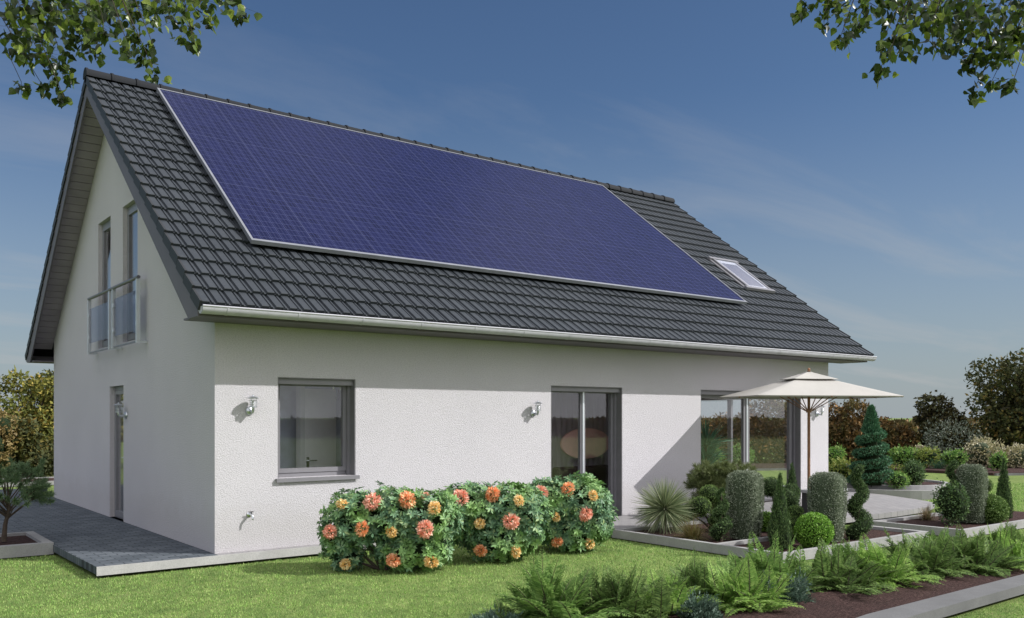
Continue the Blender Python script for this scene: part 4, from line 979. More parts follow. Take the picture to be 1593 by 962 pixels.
def fern(loc, r, h, label, leaf, nf=26, name='fern', seed_spread=0.9, pin=24):
    nf = int(nf * 2.3); h *= 1.22; r *= 1.08; seed_spread *= 0.86
    t = thing_plant(name, loc, label, 'fern', 'ferns in the foreground bed'); L_ = Leaves(); st = MB()
    for i in range(nf):
        a = rng.uniform(0, 6.28); el = math.acos(rng.uniform(1 - seed_spread, 1.0)); ln = max(r, h) * rng.uniform(0.75, 1.15) * (1.0 if el > 0.5 else h / max(r, h))
        d = np.array([math.cos(a) * math.sin(el), math.sin(a) * math.sin(el), math.cos(el)]); dr = 0.45 * math.sin(el) + 0.05
        b0 = np.array([rng.normal() * r * 0.24, rng.normal() * r * 0.24, 0.0]); ln *= 0.86
        ts = np.linspace(0.16, 1.0, pin); C_ = b0 + d * ln * ts[:, None] - np.array([0, 0, 1.0]) * (ln * dr * ts ** 2)[:, None]
        tg = unit(np.gradient(C_, axis=0)); sd_ = unit(np.cross(tg, np.array([0, 0, 1.0]) + 0.15 * rng.normal(size=3))); nn = unit(np.cross(sd_, tg))
        pl = ln * 0.165 * np.sin(np.clip(ts, 0, 1) ** 0.8 * math.pi * 0.93 + 0.15) + 0.01
        for sg in (1, -1):
            dd = unit(sd_ * sg + tg * 0.55 + 0.10 * rng.normal(size=tg.shape)); L_.diamonds(C_, dd, nn + 0.15 * rng.normal(size=nn.shape), pl * rng.uniform(.7, 1.15, pin), pl * 0.20, 0.12, 0.12, 0.4)
            # second row of smaller leaflets breaks the outline of each pinna
            mid = C_ + dd * pl[:, None] * 0.55
            L_.diamonds(mid, unit(dd + tg * 0.9), nn + 0.2 * rng.normal(size=nn.shape), pl * 0.42, pl * 0.14, 0.1)
            L_.diamonds(mid, unit(dd - tg * 0.6), nn + 0.2 * rng.normal(size=nn.shape), pl * 0.36, pl * 0.14, 0.1)
        st.tube([tuple(b0 + d * ln * q - np.array([0, 0, 1.0]) * (ln * dr * q * q)) for q in (0, .35, .7, .97)], [.005, .004, .003, .0015], 4, False)
    L_.build('fronds', leaf, t); st.build('stalks', 'twig', t); return t
def juniper(loc, r, h, label, leaf, n=4600):
    t = thing_plant('juniper', loc, label, 'juniper', 'low blue junipers'); L_ = Leaves()
    for i in range(46):
        a = rng.uniform(0, 6.28); el = rng.uniform(0.1, 0.95); ln = r * rng.uniform(0.6, 1.1); d = np.array([math.cos(a) * math.cos(el), math.sin(a) * math.cos(el), math.sin(el) * h / r * 1.6]); k = n // 46
        u = rng.uniform(0.15, 1, k); P = d * ln * u[:, None] + rng.normal(size=(k, 3)) * 0.018 - np.array([0, 0, 1]) * (0.12 * ln * u ** 2)[:, None]; P[:, 2] = np.maximum(P[:, 2], 0.005)
        L_.diamonds(P, unit(d + 0.6 * rng.normal(size=(k, 3)) + np.array([0, 0, .3])), sph(k), rng.uniform(.03, .06, k), rng.uniform(.008, .014, k))
    L_.build('foliage', leaf, t)
    tw = MB()
    for i in range(9): a = i * 0.7; tw.tube([(0, 0, 0.01), (r * .45 * math.cos(a), r * .45 * math.sin(a), h * .3)], [.010, .004], 5)
    tw.build('stem', 'twig', t); return t
def pine_bush(loc, w, h, label, leaf='pine', th=0.3, clumps=26, name='pine', nper=420, lean=0.0, nl=0.075):
    t = thing_plant(name, loc, label, 'pine'); L_ = Leaves(); tr = MB()
    tr.tube([(0, 0, 0), (lean * .3, 0.02, h * 0.2), (lean, -0.02, h * 0.42), (lean * .7, 0, h * 0.75)], [0.035, 0.028, 0.02, 0.008], 8)
    for i in range(clumps):
        a = rng.uniform(0, 6.28); z = h * rng.uniform(th + 0.10, 0.90); k = math.sqrt(max(0.05, 1 - ((z / h - th - 0.28) / (1 - th - 0.1)) ** 2)); d = w * 0.46 * k * math.sqrt(rng.uniform(0.05, 1))
        c = np.array([d * math.cos(a) + lean * .6, d * math.sin(a), z]); tr.tube([(lean * .7, 0, z * 0.55), tuple(c * np.array([.6, .6, .82])), tuple(c)], [.010, .007, .004], 5)
        for b in range(7):
            off = rng.normal(size=3) * np.array([1, 1, 0.6]) * w * 0.07; bd = unit(off + np.array([0, 0, 0.08]) + 0.3 * c * np.array([1, 1, 0])); q = nper // 7
            u = rng.uniform(0, 1, q); P = c + off + bd * 0.07 * u[:, None]; Dr = unit(bd * 0.8 + 0.75 * rng.normal(size=(q, 3)) + np.array([0, 0, 0.25]))
            L_.diamonds(P, Dr, sph(q), nl * rng.uniform(.7, 1.2, q), np.full(q, 0.006))
    L_.build('needles', leaf, t); tr.build('trunk', 'bark', t, True); return t

# ------------------------------------------------------------------ rhododendrons with flower heads
def flower_mesh(name, mat):
    L_ = Leaves(); n = 230; N = sph(n); P = N * 0.5; L_.diamonds(P, unit(N + 0.45 * rng.normal(size=(n, 3))), jit(N, 0.9), rng.uniform(.4, .62, n), rng.uniform(.20, .32, n), 0.2, 0.1, 0.6)
    o = L_.build('flower', mat, None); me = o.data; bpy.data.objects.remove(o); return me
FM = {k: flower_mesh('flower_' + k, 'petal_' + k) for k in ('orange', 'salmon', 'yellow')}
RT = Vector((FWD.y, -FWD.x, 0))                        # along the row of bushes as the garden faces it
def rhodo(loc, w, dp, h, label, flowers, lobes):
    t = thing_plant('rhododendron', loc, label, 'flowering bush', 'flowering bushes in front of the house'); rzv = math.atan2(RT.y, RT.x); t.rotation_euler = (0, 0, rzv); t.scale = (0.97, 0.97, 0.95)
    bl = lobes; P, N = blob_points(bl, 2000); P = P + N * (np.abs(rng.normal(size=(len(P), 1))) ** 1.5 * 0.020); k = P[:, 2] > 0.03; P, N = P[k], N[k]; L_ = Leaves(); m = len(P); nl = 8
    a0 = rng.uniform(0, 6.28, m); ax = jit(unit(N + np.array([0, 0, .35])), 0.35); u = unit(np.cross(ax, sph(m))); v = np.cross(ax, u)
    for j in range(nl):
        a = a0 + 2 * math.pi * j / nl + 0.2 * rng.normal(size=m); rd = u * np.cos(a)[:, None] + v * np.sin(a)[:, None]; Dr = unit(rd + ax * rng.uniform(0.05, 0.55, (m, 1)))
        L_.diamonds(P, Dr, ax, rng.uniform(.055, .095, m), rng.uniform(.024, .036, m), 0.15, 0.08, 0.6)
    L_.build('foliage', 'rhodo', t)
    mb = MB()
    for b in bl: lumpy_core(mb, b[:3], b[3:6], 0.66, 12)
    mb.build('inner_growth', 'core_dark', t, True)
    tr = MB()
    for b in bl: tr.tube([(b[0] * .15, b[1] * .15, 0), (b[0] * .5, b[1] * .5, b[2] * .45), b[:3]], [.022, .016, .008], 6)
    tr.build('stem', 'twig', t, True)
    for lat, z, r, kind in flowers:
        # on the outer face of the bush towards the lawn
        best = None
        for b in bl:
            q = 1 - ((lat - b[0]) / b[3]) ** 2 - ((z - b[2]) / b[5]) ** 2
            if q > 0: yy = b[1] - b[4] * math.sqrt(q); best = yy if best is None else min(best, yy)
        if best is None: best = -dp * 0.2
        o = bpy.data.objects.new('flower', FM[kind]); C.objects.link(o); o.parent = t; o.location = (lat, best - r * 0.62, z); r *= 1.22; o.scale = (r, r * 0.8, r); o.rotation_euler = (rng.uniform(0, 6), rng.uniform(0, 6), rng.uniform(0, 6))

B1F = [(-0.46,0.84,0.07,'yellow'),(-0.11,0.87,0.101,'salmon'),(0.29,0.89,0.101,'orange'),(0.62,0.80,0.078,'yellow'),(0.50,0.93,0.047,'salmon'),(-0.6,0.52,0.082,'salmon'),(-0.22,0.56,0.086,'orange'),(0.12,0.52,0.07,'yellow'),(0.52,0.56,0.101,'salmon'),(0.14,0.18,0.082,'orange'),(0.58,0.15,0.082,'yellow'),(-0.44,0.11,0.062,'yellow')]
B2F = [(-0.42,0.86,0.101,'salmon'),(-0.02,0.89,0.101,'orange'),(0.31,0.82,0.07,'yellow'),(-0.52,0.57,0.082,'orange'),(-0.18,0.53,0.066,'yellow'),(0.21,0.57,0.098,'salmon'),(-0.17,0.18,0.078,'orange'),(0.27,0.16,0.074,'yellow')]
B3F = [(-0.40,0.86,0.094,'salmon'),(-0.03,0.89,0.094,'orange'),(0.3,0.81,0.07,'yellow'),(-0.50,0.57,0.066,'orange'),(-0.2,0.52,0.066,'yellow'),(0.2,0.56,0.094,'salmon'),(-0.18,0.17,0.074,'orange'),(0.26,0.14,0.074,'yellow')]
rhodo((1.47, -1.56, GZ), 1.5, 0.8, 0.97, 'widest flowering bush with a bare gap low on its left, nearest the house corner', B1F,
      [(-.36,0,.62,.40,.38,.33),(.10,0,.68,.44,.40,.29),(.55,0,.62,.36,.36,.34),(.34,0,.26,.44,.36,.27),(-.55,0,.42,.22,.28,.28),(-.44,0,.13,.17,.2,.14),(.02,.1,.42,.28,.3,.3)])
rhodo((2.90, -1.78, GZ), 1.3, 0.8, 0.99, 'middle bush of the flowering row, between the other two', B2F,
      [(-.32,0,.68,.42,.38,.31),(.22,0,.68,.44,.38,.31),(.05,0,.30,.42,.38,.31),(.36,0,.48,.28,.3,.30),(-.42,0,.52,.25,.3,.28)])
rhodo((4.16, -1.75, GZ), 1.15, 0.8, 0.98, 'flowering bush standing in front of the double terrace door', B3F,
      [(-.28,0,.68,.40,.36,.30),(.16,0,.70,.38,.36,.30),(.02,0,.28,.40,.36,.29),(.34,0,.45,.24,.3,.32),(-.36,0,.45,.24,.3,.30)])

# ------------------------------------------------------------------ plants in the beds beside the patio
MZ = -0.045
yucca_ball((6.12, -1.66, MZ), 0.49, 'spiky grey green yucca ball in front of the wall beside the terrace door')
tuft((5.86, -2.42, MZ), 0.36, 0.40, 'tan grass tuft just in front of the spiky yucca ball', 'tan_grass', 420, wd=0.009, spread=0.75)
pompom((6.85, -1.95, MZ), [(-0.22, 0.05, 0.36, .165), (0.06, 0.1, 0.53, .15), (0.20, -0.10, 0.38, .175), (-0.10, -0.24, 0.20, .175), (-0.30, 0.22, .26, .13)], 'pom-pom tree with dark leaf balls right of the yucca')
pine_bush((7.9, -1.30, -0.01), 1.05, 0.90, 'loose olive green pine bush before the left pane of the big window', 'pine_olive', 0.0, 60, 'dwarf_pine', 700, nl=0.09)
spiral((5.97, -2.84, MZ), 0.30, 0.78, 'ragged dark spiral topiary left of the first clipped column', 2.6, 4200, 'topiary_dark', 0.5, phase=0.6)
column((6.40, -2.90, MZ), 0.41, 0.94, 'clipped grey green column in the bed, in front of the big window')
pompom((6.95, -3.05, MZ), [(0.0, 0.12, 0.70, .155), (0.13, -0.05, 0.53, .165), (0.30, 0.0, .62, .13)], 'pom-pom tree right behind the first clipped column', 'topiary_dark')
pompom((6.72, -3.30, MZ), [(-0.10, 0.0, 0.18, .15), (0.18, 0.0, .22, .13), (0.28, 0.0, .36, .11)], 'low three-ball topiary at the foot of the first clipped column', 'topiary_green')
box_ball((7.35, -2.55, MZ), 0.15, 'box_lime', 'core_lime', 'small lime ball half hidden behind the front cypress', n=1200)
cypress((5.95, -3.80, MZ), 0.30, 0.98, 'front cypress beside the kerb corner, left of the round box ball')
cypress((7.55, -2.86, MZ), 0.30, 1.02, 'cypress standing behind, between the front cypress and the parasol pole', 3, 3600)
spiral((7.05, -3.20, MZ), 0.40, 0.52, 'small dark conifer under the parasol pole, beside the rear cypress', 5, 2600, 'spruce_blue', 0.62, taper=0.9, name='dwarf_conifer', group='dwarf conifers', topw=0.05)
column((7.12, -3.72, MZ), 0.41, 0.93, 'clipped grey green column right of the parasol pole')
box_ball((6.45, -3.96, MZ), 0.235, 'box_lime', 'core_lime', 'large bright green box ball at the front corner bed', n=4200, ln=0.026)
pompom((6.28, -3.58, MZ), [(-0.02, 0.0, 0.30, .12), (0.06, 0.04, .15, .15)], 'dull green double ball between front cypress and round box ball', 'topiary_green')
tuft((7.75, -3.55, MZ), 0.26, 0.30, 'thin brown grass tuft behind the second clipped column', 'brown_grass', 90, wd=0.008, spread=0.8)
spiral((7.70, -3.84, MZ), 0.36, 1.06, 'tall twisting spiral topiary at the right end of the corner bed', 2.3, 5600, 'topiary_dark', 0.50, phase=2.4, taper=0.62, topw=0.42)
tuft((10.72, -3.25, MZ), 0.30, 0.30, 'brown grass tuft at the left end of the right hand bed', 'brown_grass', 300, wd=0.009, spread=0.7)
shrub((10.28, -3.85, MZ), 0.50, 0.70, 'bushy dark cone shrub left of the right hand clipped column', 'shrub_dark', 2400, 0.04, 0.022, lumps=9, group='shrubs in the patio beds')
spiral((10.62, -3.72, MZ), 0.27, 1.04, 'slim dark spiral topiary touching the right hand clipped column', 2.8, 3600, 'topiary_dark', 0.55, topw=0.5, taper=0.4)
column((10.84, -3.92, MZ), 0.385, 0.93, 'clipped grey green column in the bed on the right lawn')
pompom((12.15, -3.50, MZ), [(0.0, 0.0, 0.52, .15), (-.14, .1, .30, .13)], 'two-ball topiary peeping out right of the right hand column', 'topiary_green')
box_ball((11.10, -4.12, MZ), 0.235, 'topiary_green', 'core_lime', 'green box ball between the right hand column and the last cypress', n=3200)
cypress((11.80, -4.00, MZ), 0.28, 1.02, 'rightmost cypress, standing alone in the right hand bed')
# round bed
spiral((14.95, 0.22, 0.08), 1.00, 1.36, 'layered blue green spiral conifer in the round raised bed', 4.2, 12000, 'spruce_blue', 0.165, taper=0.50, group='layered conifer', ln=0.05, topw=0.75)
TOPC = [o for o in C.objects if o.get('label', '').startswith('layered blue green')][0]
MB().tube([(0, 0, 0.05), (0, 0, 0.9), (0, 0, 1.3)], [0.22, 0.14, 0.07], 12).build('inner_growth', 'core_dark', TOPC, True)
L_ = Leaves(); n = 2600; z = rng.uniform(0, 1, n); th = rng.uniform(0, 6.28, n); rr = 0.15 * (1 - z ** 1.8) * rng.uniform(.6, 1.1, n) + .01
L_.diamonds(np.stack([rr * np.cos(th), rr * np.sin(th), 1.18 + z * 0.62], 1), np.array([0, 0, 1.0]) + 0.5 * np.stack([np.cos(th), np.sin(th), 0 * th], 1) + 0.3 * rng.normal(size=(n, 3)), sph(n), rng.uniform(.05, .10, n), rng.uniform(.015, .03, n)); L_.build('foliage', 'spruce_blue', TOPC)
shrub((15.05, 1.10, 0.08), 0.85, 0.58, 'yellow green leafy shrub in the round bed, nearest the house', 'shrub_yellowgreen', 2200, 0.07, 0.035, group='shrubs in the round bed')
shrub((16.05, -0.15, 0.07), 0.62, 0.56, 'dark rounded shrub at the right edge of the round bed', 'shrub_dark', 2200, 0.05, 0.025, group='shrubs in the round bed')
shrub((15.75, 0.10, 0.08), 0.50, 0.48, 'loose yellowish shrub in the round bed, left of the dark rounded one', 'shrub_yellowgreen', 800, 0.05, 0.025, core=None, group='shrubs in the round bed')
shrub((15.05, -0.35, 0.08), 0.52, 0.36, 'low green shrub at the foot of the layered spiral conifer', 'shrub_bright', 1200, 0.05, 0.022, group='shrubs in the round bed')
# far bed
FB = 'shrubs in the far lawn beds'; FZ = -0.075
shrub((24.2, 7.10, FZ), 0.85, 0.62, 'bright shrub on the far lawn just right of the house corner', 'shrub_bright', 1400, 0.10, 0.04, group=FB)
shrub((25.7, 5.35, FZ), 0.95, 0.66, 'bright green shrub at the left end of the far lawn bed', 'shrub_bright', 1500, 0.10, 0.045, group=FB)
shrub((25.95, 4.70, FZ), 0.95, 0.62, 'mid green shrub second from the left in the far lawn bed', 'shrub_yellowgreen', 1500, 0.09, 0.04, group=FB)
juniper((25.7, 4.12, FZ), 0.42, 0.36, 'low blue green conifer between two bright shrubs, far lawn bed', 'spruce_blue', 1600)
shrub((26.0, 3.72, FZ), 0.72, 0.60, 'bright green shrub below the grey olive bush, far lawn bed', 'shrub_bright', 1500, 0.09, 0.04, group=FB)
shrub((26.0, 2.35, FZ), 0.55, 0.55, 'small bright shrub in front of the large cream blossom bush', 'shrub_bright', 1000, 0.08, 0.035, group=FB)
shrub((28.1, 4.75, FZ - .05), 2.0, 1.55, 'large airy grey olive bush rising behind the far lawn bed', 'olive_grey', 4600, 0.09, 0.04, core=None, group=FB, lumps=15, ragged=0.09)
shrub((27.7, 3.55, FZ - .05), 1.35, 1.02, 'large cream blossoming bush right of the grey olive bush', 'cream_flower', 2600, 0.08, 0.05, group=FB, core='core_grey')
shrub((28.3, 2.75, FZ - .05), 1.0, 0.85, 'cream blossoming bush, second of the three at the right', 'cream_flower', 2000, 0.08, 0.05, group=FB, core='core_grey')
shrub((28.7, 2.05, FZ - .05), 0.8, 0.66, 'small cream blossoming bush at the right end of the far row', 'cream_flower', 1500, 0.08, 0.05, group=FB, core='core_grey')
shrub((27.6, 5.75, FZ - .05), 0.85, 0.74, 'pale cream bush behind the bright shrubs, left part of the row', 'cream_flower', 1500, 0.08, 0.05, group=FB, core='core_grey')
for (x_, y_, w_, h_, lf, lab) in ((20.3, 9.3, 0.9, 0.75, 'shrub_bright', 'bright shrub seen through the right pane of the big window, left one'), (22.0, 9.2, 0.9, 0.7, 'shrub_bright', 'bright shrub seen through the big window, next to the parasol side'),
                                  (24.2, 7.95, 0.8, 0.72, 'shrub_yellowgreen', 'yellow green shrub seen through the big window beside its right frame'), (19.6, 10.1, 0.9, 0.95, 'olive_grey', 'grey green shrub seen through the left pane of the big window')):
    shrub((x_, y_, FZ), w_, h_, lab, lf, 1300, 0.09, 0.04, group=FB)
# far left bed plants, pine
pine_bush((-1.86, 2.75, 0.0), 0.98, 1.08, 'small pine with a bent bare trunk in the kerbed bed at far left', 'pine', 0.36, 30, 'pine', 520, lean=0.06)
shrub((-0.2, 18.4, GZ), 1.9, 2.0, 'tan autumn bush behind the small pine at far left', 'tan_bush', 3600, 0.10, 0.06, group='bushes behind the house', lumps=9)
shrub((1.45, 9.9, 0.0), 0.1, 0.1, 'x', 'shrub_bright', 10) if False else None
# ------------------------------------------------------------------ ferns and junipers in the foreground bed
FZ2 = -0.075
juniper((0.55, -4.95, FZ2), 0.24, 0.12, 'flat green juniper at the left end of the fern bed, bottom edge', 'juniper_blue')
fern((0.78, -4.82, FZ2), 0.22, 0.24, 'loose small fern between the flat juniper and the tall upright fern', 'fern_dark', 20)
fern((1.13, -5.02, FZ2), 0.50, 0.62, 'tall upright fern at the left of the foreground bed', 'fern', 40, seed_spread=0.75)
fern((1.66, -5.28, FZ2), 0.50, 0.56, 'dark full fern right of the tall upright fern', 'fern_dark', 44, seed_spread=0.85)
fern((2.12, -5.36, FZ2), 0.36, 0.44, 'light yellow green fern left of the gap in the fern bed', 'fern_light', 30)
juniper((2.15, -5.62, FZ2), 0.26, 0.18, 'blue grey juniper at the foot of the left light fern', 'juniper_blue')
fern((2.78, -5.18, FZ2), 0.40, 0.46, 'dark feathery fern behind the broad light fern', 'fern_dark', 32)
fern((2.86, -5.60, FZ2), 0.46, 0.48, 'broad light green fern in the middle of the foreground bed', 'fern_light', 44)
fern((3.15, -5.40, FZ2), 0.40, 0.46, 'mid green fern wedged behind the broad light fern', 'fern', 30)
juniper((3.38, -5.66, FZ2), 0.30, 0.22, 'blue grey juniper spilling onto the mulch beside the broad light fern', 'juniper_blue')
fern((3.75, -5.25, FZ2), 0.46, 0.58, 'upright fern with tall fronds in front of the kerb corner', 'fern', 38, seed_spread=0.75)
fern((4.38, -5.62, FZ2), 0.48, 0.50, 'dense dark fern right of the upright fern with tall fronds', 'fern_dark', 50)
fern((4.95, -5.72, FZ2), 0.44, 0.50, 'light green fern between two dark ferns, right half of bed', 'fern_light', 40)
fern((5.15, -5.35, FZ2), 0.42, 0.46, 'mid green fern behind the light fern on the right', 'fern', 32)
fern((5.85, -5.70, FZ2), 0.50, 0.54, 'large dark fern in the right part of the foreground bed', 'fern_dark', 54)
fern((6.45, -5.92, FZ2), 0.48, 0.52, 'dark fern near the right edge of the picture', 'fern_dark', 48)
fern((6.75, -5.45, FZ2), 0.46, 0.50, 'green fern behind the dark ferns at the right edge', 'fern', 36)
fern((7.20, -6.00, FZ2), 0.44, 0.48, 'light fern at the extreme right edge of the bed', 'fern_light', 36)
fern((7.75, -5.75, FZ2), 0.48, 0.52, 'last dark fern at the right picture edge', 'fern_dark', 40)

# yucca in a pot inside the living room
HP = empty('house_plant', (10.15, 0.95, 0.006), 0, 'potted yucca with sword leaves behind the left pane of the big window', 'house plant')
MB().lathe([(0.12, 0), (0.17, .26), (0.19, .27), (0.19, .31), (0.16, .31), (0.15, .27)], n=20).build('pot', 'terracotta', HP, True)
MB().lathe([(0.001, .265), (0.15, .26)], n=20, cap=False).build('soil', 'mulch', HP); trunk(HP, [(0, 0, 0.2), (0.02, 0, 0.6), (0, 0.01, 1.05)], [0.04, 0.035, 0.03])
L_ = Leaves()
for cz, nn_ in ((0.62, 60), (0.85, 70), (1.08, 80)):
    N = sph(nn_); N[:, 2] = np.abs(N[:, 2]) * 0.9 + 0.1; L_.blades(np.tile(np.array([[0.0, 0, cz]]), (nn_, 1)), N, rng.uniform(.45, .75, nn_), 0.055, 0.18, roll=0.4)
L_.build('foliage', 'house_plant', HP)

# ------------------------------------------------------------------ trees beyond the lawn
TG_ = 'autumn trees beyond the lawn'
def far_tree(x_, y_, w_, h_, leaf, lab, **k): return tree((x_, y_, GZ), w_, h_, lab, leaf, **k)
far_tree(28.3, 9.1, 2.5, 2.45, 'autumn_brown', 'brown autumn tree right of the house corner, left of the layered conifer', n=9000, ln=0.15, low=0.1, lumps=20)
far_tree(30.2, 8.2, 1.9, 1.8, 'autumn_brown', 'low rusty tree behind the layered spiral conifer', n=6000, ln=0.15)
far_tree(31.2, 6.75, 2.6, 2.75, 'autumn_dark', 'broad dark tree between the layered conifer and the grey olive bush', n=9500, ln=0.16, lumps=20)
far_tree(32.5, 4.75, 3.3, 4.4, 'autumn_olive', 'tall open tree with clear gaps at the right picture edge', n=10500, ln=0.17, lumps=26, low=0.14)
far_tree(33.2, 3.55, 3.8, 4.4, 'autumn_dark', 'huge dark tree cut off by the right picture edge', n=13000, ln=0.18, lumps=28, low=0.12)
far_tree(33.0, 3.9, 3.0, 2.5, 'autumn_dark', 'dark thicket tree below the tall open tree', n=6500, ln=0.17)
far_tree(26.1, 10.5, 2.9, 2.5, 'autumn_brown', 'russet tree seen through the right pane of the big window', n=10000, ln=0.15, low=0.08, lumps=22)
far_tree(25.2, 11.9, 2.4, 1.9, 'autumn_brown', 'russet tree seen at the edge of the big window mullion', n=7500, ln=0.15, low=0.08)
far_tree(23.2, 14.0, 2.0, 1.15, 'autumn_dark', 'low dark tree seen through the left pane of the big window', n=5000, ln=0.15)
far_tree(20.8, 16.5, 2.0, 1.1, 'autumn_olive', 'olive tree hidden mostly by the house, seen through the left pane', n=4000, ln=0.15)
LG = 'trees behind the house on the left'
for (x_, y_, w_, h_, lf, lab) in ((-0.6, 21.2, 3.0, 3.5, 'autumn_green', 'yellow green autumn tree at the left picture edge'), (1.3, 20.2, 2.6, 3.5, 'autumn_green', 'yellow green autumn tree second from the left picture edge'),
                                  (2.7, 21.0, 2.8, 3.5, 'autumn_olive', 'olive green tree touching the house wall at far left'), (0.9, 19.0, 2.0, 1.9, 'autumn_olive', 'low olive tree under the yellow green ones at left'),
                                  (-3.2, 22.6, 3.2, 3.9, 'autumn_green', 'tall yellow green tree just outside the left picture edge'), (3.6, 19.0, 2.0, 2.4, 'autumn_olive', 'short olive tree half behind the house at left')):
    tree((x_, y_, GZ), w_, h_, lab, lf, n=9500, ln=0.15, lumps=20, group=LG, low=0.14)

# a far wood all round that reads as one mass and closes the horizon
n = 110000; a = rng.uniform(0, 2 * math.pi, n); d = rng.uniform(62, 80, n); bumpy = 1.0 + 0.35 * np.sin(a * 37) + 0.3 * np.sin(a * 91 + 1) + 0.2 * np.sin(a * 211)
hh = 1.26 + 0.26 * bumpy; z = rng.uniform(0, 1, n) ** 0.8 * hh; L_ = Leaves()
P = np.stack([8 + d * np.cos(a), d * np.sin(a), GZ + z], 1); L_.diamonds(P, sph(n) + np.array([0, 0, .3]), sph(n), rng.uniform(.25, .6, n), rng.uniform(.18, .4, n))
tag(L_.build('woodland', 'autumn_brown', None), None, None, None, 'stuff')
# ------------------------------------------------------------------ trees whose branches hang into the top of the picture
CL_A = [(-2.76,-4.4,4.24,0.18,0.09),(-2.53,-4.38,4.3,0.21,0.11),(-2.2,-3.93,4.55,0.23,0.14),(-2.06,-4.31,4.46,0.2,0.11),(-2.01,-4.97,4.25,0.15,0.08),(-1.74,-4.75,4.42,0.15,0.07),(-2.71,-3.94,4.25,0.13,0.11),(-2.64,-4.4,4.13,0.14,0.11),(-2.35,-3.89,4.39,0.18,0.14),(-2.33,-4.69,4.1,0.11,0.08),(-2.68,-4.08,4.05,0.1,0.08),(-2.53,-4.03,4.1,0.12,0.09),(-2.47,-4.19,3.99,0.09,0.09),(-2.25,-4.16,4.17,0.08,0.07),(-2.3,-3.93,4.27,0.09,0.07),(-2.42,-3.57,4.09,0.07,0.06),(-2.5,-4.35,3.73,0.05,0.04),(-2.65,-3.77,3.94,0.06,0.06),(-2.53,-3.81,3.95,0.04,0.04),(-2.13,-4.62,4.14,0.08,0.08),(-2.24,-4.91,3.92,0.06,0.06),(-1.89,-3.95,4.26,0.07,0.07),(-2.02,-4.7,3.88,0.07,0.05),(-2.03,-4.67,4.07,0.05,0.07),(-1.73,-4.17,4.49,0.08,0.06),(-1.74,-4.56,4.28,0.07,0.08),(-1.76,-4.69,4.15,0.04,0.03),(-1.57,-4.45,4.46,0.06,0.06),(-1.71,-5.28,4.2,0.08,0.05),(-1.43,-4.64,4.46,0.04,0.03)]
CL_B = [(2.51,-8.1,4.37,0.19,0.09),(2.02,-8.07,4.23,0.2,0.11),(2.39,-7.64,4.49,0.22,0.13),(2.46,-7.35,4.62,0.21,0.12),(1.58,-7.59,4.3,0.16,0.08),(1.79,-7.22,4.51,0.15,0.07),(2.45,-8.14,4.18,0.13,0.11),(2.79,-7.84,4.38,0.16,0.12),(2.59,-7.72,4.39,0.18,0.14),(1.92,-7.84,4.14,0.12,0.08),(2.97,-7.87,4.25,0.11,0.08),(2.65,-7.85,4.18,0.12,0.09),(2.6,-7.77,4.12,0.09,0.09),(2.55,-7.56,4.29,0.08,0.07),(2.24,-7.82,4.16,0.09,0.07),(2.73,-7.78,4.04,0.06,0.05),(2.8,-7.69,3.97,0.06,0.05),(2.22,-8.21,3.76,0.05,0.05),(2.88,-7.78,4.03,0.05,0.04),(1.93,-7.62,4.19,0.09,0.09),(2.04,-7.6,4.14,0.07,0.06),(1.64,-7.71,3.95,0.07,0.06),(2.11,-7.38,4.06,0.08,0.06),(1.74,-7.61,4.08,0.05,0.07),(2.15,-7.19,4.48,0.08,0.06),(1.52,-7.46,4.15,0.07,0.08),(1.76,-7.28,4.21,0.04,0.04),(1.53,-7.31,4.3,0.06,0.06),(1.6,-7.09,4.46,0.09,0.05),(1.21,-7.32,4.23,0.03,0.03)]
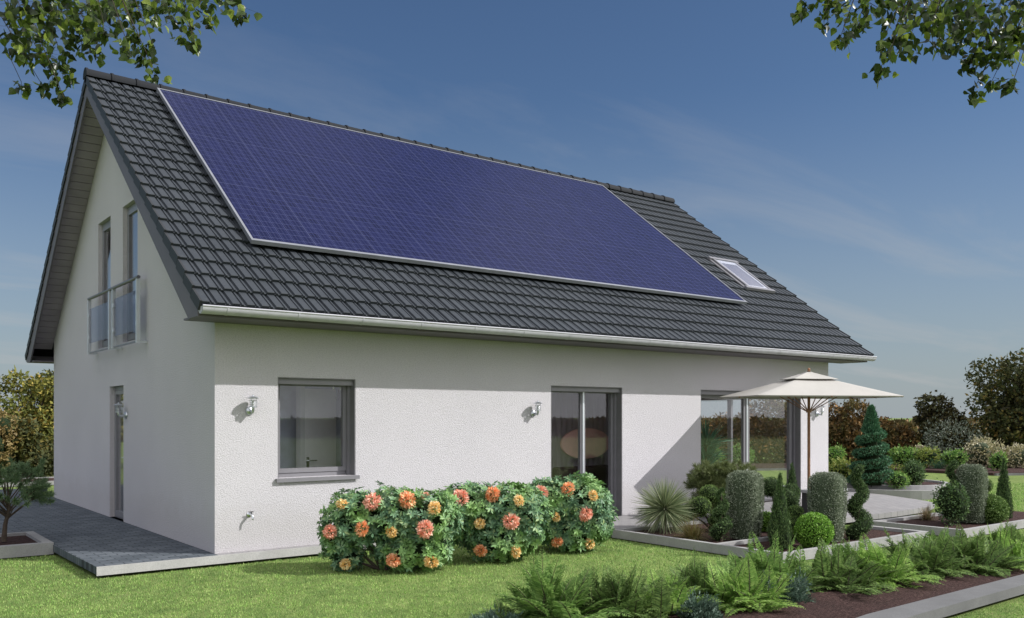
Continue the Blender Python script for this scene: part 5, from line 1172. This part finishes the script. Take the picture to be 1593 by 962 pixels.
def hanging_tree(base, clusters, label):
    t = empty('poplar_tree', (base[0], base[1], GZ), 0, label, 'tree', 'poplars hanging over the picture'); b0 = Vector((base[0], base[1], GZ))
    top = max(c[2] for c in clusters) + 0.75; tr = MB()
    tr.tube([(0, 0, 0), (0.05, 0.02, 1.6), (0.0, 0.05, 3.4), (-0.05, 0, 5.6), (0, 0, 7.2)], [0.22, 0.17, 0.14, 0.09, 0.03], 12)
    L_ = Leaves(); tw = MB()
    cen = Vector((sum(c[0] for c in clusters) / len(clusters), sum(c[1] for c in clusters) / len(clusters), 0)); far = max(clusters, key=lambda c: (Vector(c[:2]) - Vector(base)).length)
    e0 = Vector((0, 0.05, 3.9)); e1_ = Vector((far[0] - base[0], far[1] - base[1], top - GZ))
    limb = [e0.lerp(e1_, q) + Vector((0, 0, 0.30 * math.sin(q * math.pi))) for q in (0, .25, .5, .75, 1)]; tr.tube(limb, [.075, .055, .04, .025, .012], 8)
    tr.build('trunk', 'bark', t, True)
    allc = [(c, True) for c in clusters]
    for i in range(26):                                  # the rest of the crown, above
        q = rng.uniform(0, 1); p = b0 + e0.lerp(e1_, q); allc.append(((p.x + rng.normal() * .5, p.y + rng.normal() * .5, top + rng.uniform(0.1, 1.7), .35, .28), False))
    for c, seen in allc:
        cc = Vector(c[:3]) - b0; q = min(1, max(0, (cc - e0).dot(e1_ - e0) / (e1_ - e0).length_squared)); a = e0.lerp(e1_, q) + Vector((0, 0, 0.30 * math.sin(q * math.pi)))
        mid = a.lerp(cc, 0.5) + Vector((rng.normal() * .05, rng.normal() * .05, 0.06)); tw.tube([a, mid, cc + Vector((0, 0, c[4] * .6)), cc - Vector((0, 0, c[4] * 0.9))], [.006, .0035, .002, .001], 5)
        n = int(max(14, 3600 * c[3] * c[4])) if seen else 40
        P = np.array(cc) + rng.normal(size=(n, 3)) * np.array([c[3], c[3], c[4]]) * 0.50
        Dr = unit(np.array([0, 0, -0.9]) + 0.65 * rng.normal(size=(n, 3))); L_.hearts(P, Dr, sph(n), rng.uniform(.040, .070, n), rng.uniform(.038, .062, n), 0.06)
        for p in P[:: 3 if seen else 9]:
            tw.tube([tuple(np.array(cc) + (p - np.array(cc)) * 0.2 + np.array([0, 0, 0.02])), tuple(p)], [.0010, .0007], 3, False)
    L_.build('crown', 'poplar_leaf', t); tw.build('twigs', 'twig', t)
hanging_tree((-4.82, -3.30), CL_A, 'leafy branches hanging into the upper left corner, before the roof ridge')
hanging_tree((3.95, -10.0), CL_B, 'leafy branches hanging into the upper right corner, against blue sky')

# ------------------------------------------------------------------ grass blades on the near lawn (nobody could count them)
def in_poly(x, y, poly):
    r = np.zeros(len(x), bool); n = len(poly)
    for i in range(n):
        (x1, y1), (x2, y2) = poly[i], poly[(i + 1) % n]; c = ((y1 > y) != (y2 > y)) & (x < (x2 - x1) * (y - y1) / (y2 - y1 + 1e-12) + x1); r ^= c
    return r
NB = 300000
d = 7.3 + (24 - 7.3) * rng.uniform(0, 1, NB) ** 2.0; lat = rng.uniform(-0.62, 0.62, NB) * d
x = EYE.x + FWD.x * d + RT.x * lat; y = EYE.y + FWD.y * d + RT.y * lat
bad = (y > -0.16) & (x > -1.36) & (x < 13); bad |= (x > -1.38) & (x < 5.5) & (y > -.15) ; bad |= in_poly(x, y, [(-1.36, -.1), (0, -.1), (0, 12.2), (.4, 12.6), (-2.6, 12.6), (-5.5, 10.5), (-5.5, 3.9), (-2.4, 3.85), (-1.42, 3.4)])
for (a, b, c_, d_) in ((5.42, 8.97, -4.22, 0), (9.48, 13.42, -4.46, -2.94), (-3.4, -1.37, 2.02, 3.52), (5.42, 11.3, -2.5, 0)): bad |= (x > a) & (x < b) & (y > c_) & (y < d_)
bad |= in_poly(x, y, [(5.4, -1.2), (5.4, -2.47), (11.3, -2.5), (13.3, -2.2), (14.3, -.6), (14.9, -.9), (16.2, -1.4), (17.8, -.5), (18.2, .6), (16.2, 2.6), (12.9, 4.4)])
bad |= in_poly(x, y, K1[1:] + [(9.2, -5.5), (5.6, -5.15), (2.6, -4.80), (0.95, -4.78), (0.5, -6.86)])
k = ~bad; x, y, d = x[k], y[k], d[k]; n = len(x); a = rng.uniform(0, 6.28, n); tl = rng.uniform(0.15, 0.9, n)
L_ = Leaves(); Dr = np.stack([np.cos(a) * tl, np.sin(a) * tl, np.ones(n) * .8], 1); sc_ = np.clip(d / 10, 0.8, 1.8)
P = np.stack([x, y, np.full(n, GZ - 0.004)], 1); L_.diamonds(P, Dr, jit(np.stack([np.cos(a), np.sin(a), np.zeros(n)], 1), .3), rng.uniform(.016, .034, n) * sc_, rng.uniform(.005, .009, n) * sc_, 0.1, 0.15, 0.35)
tag(L_.build('grass', 'grass_blade', None), None, None, None, 'stuff')
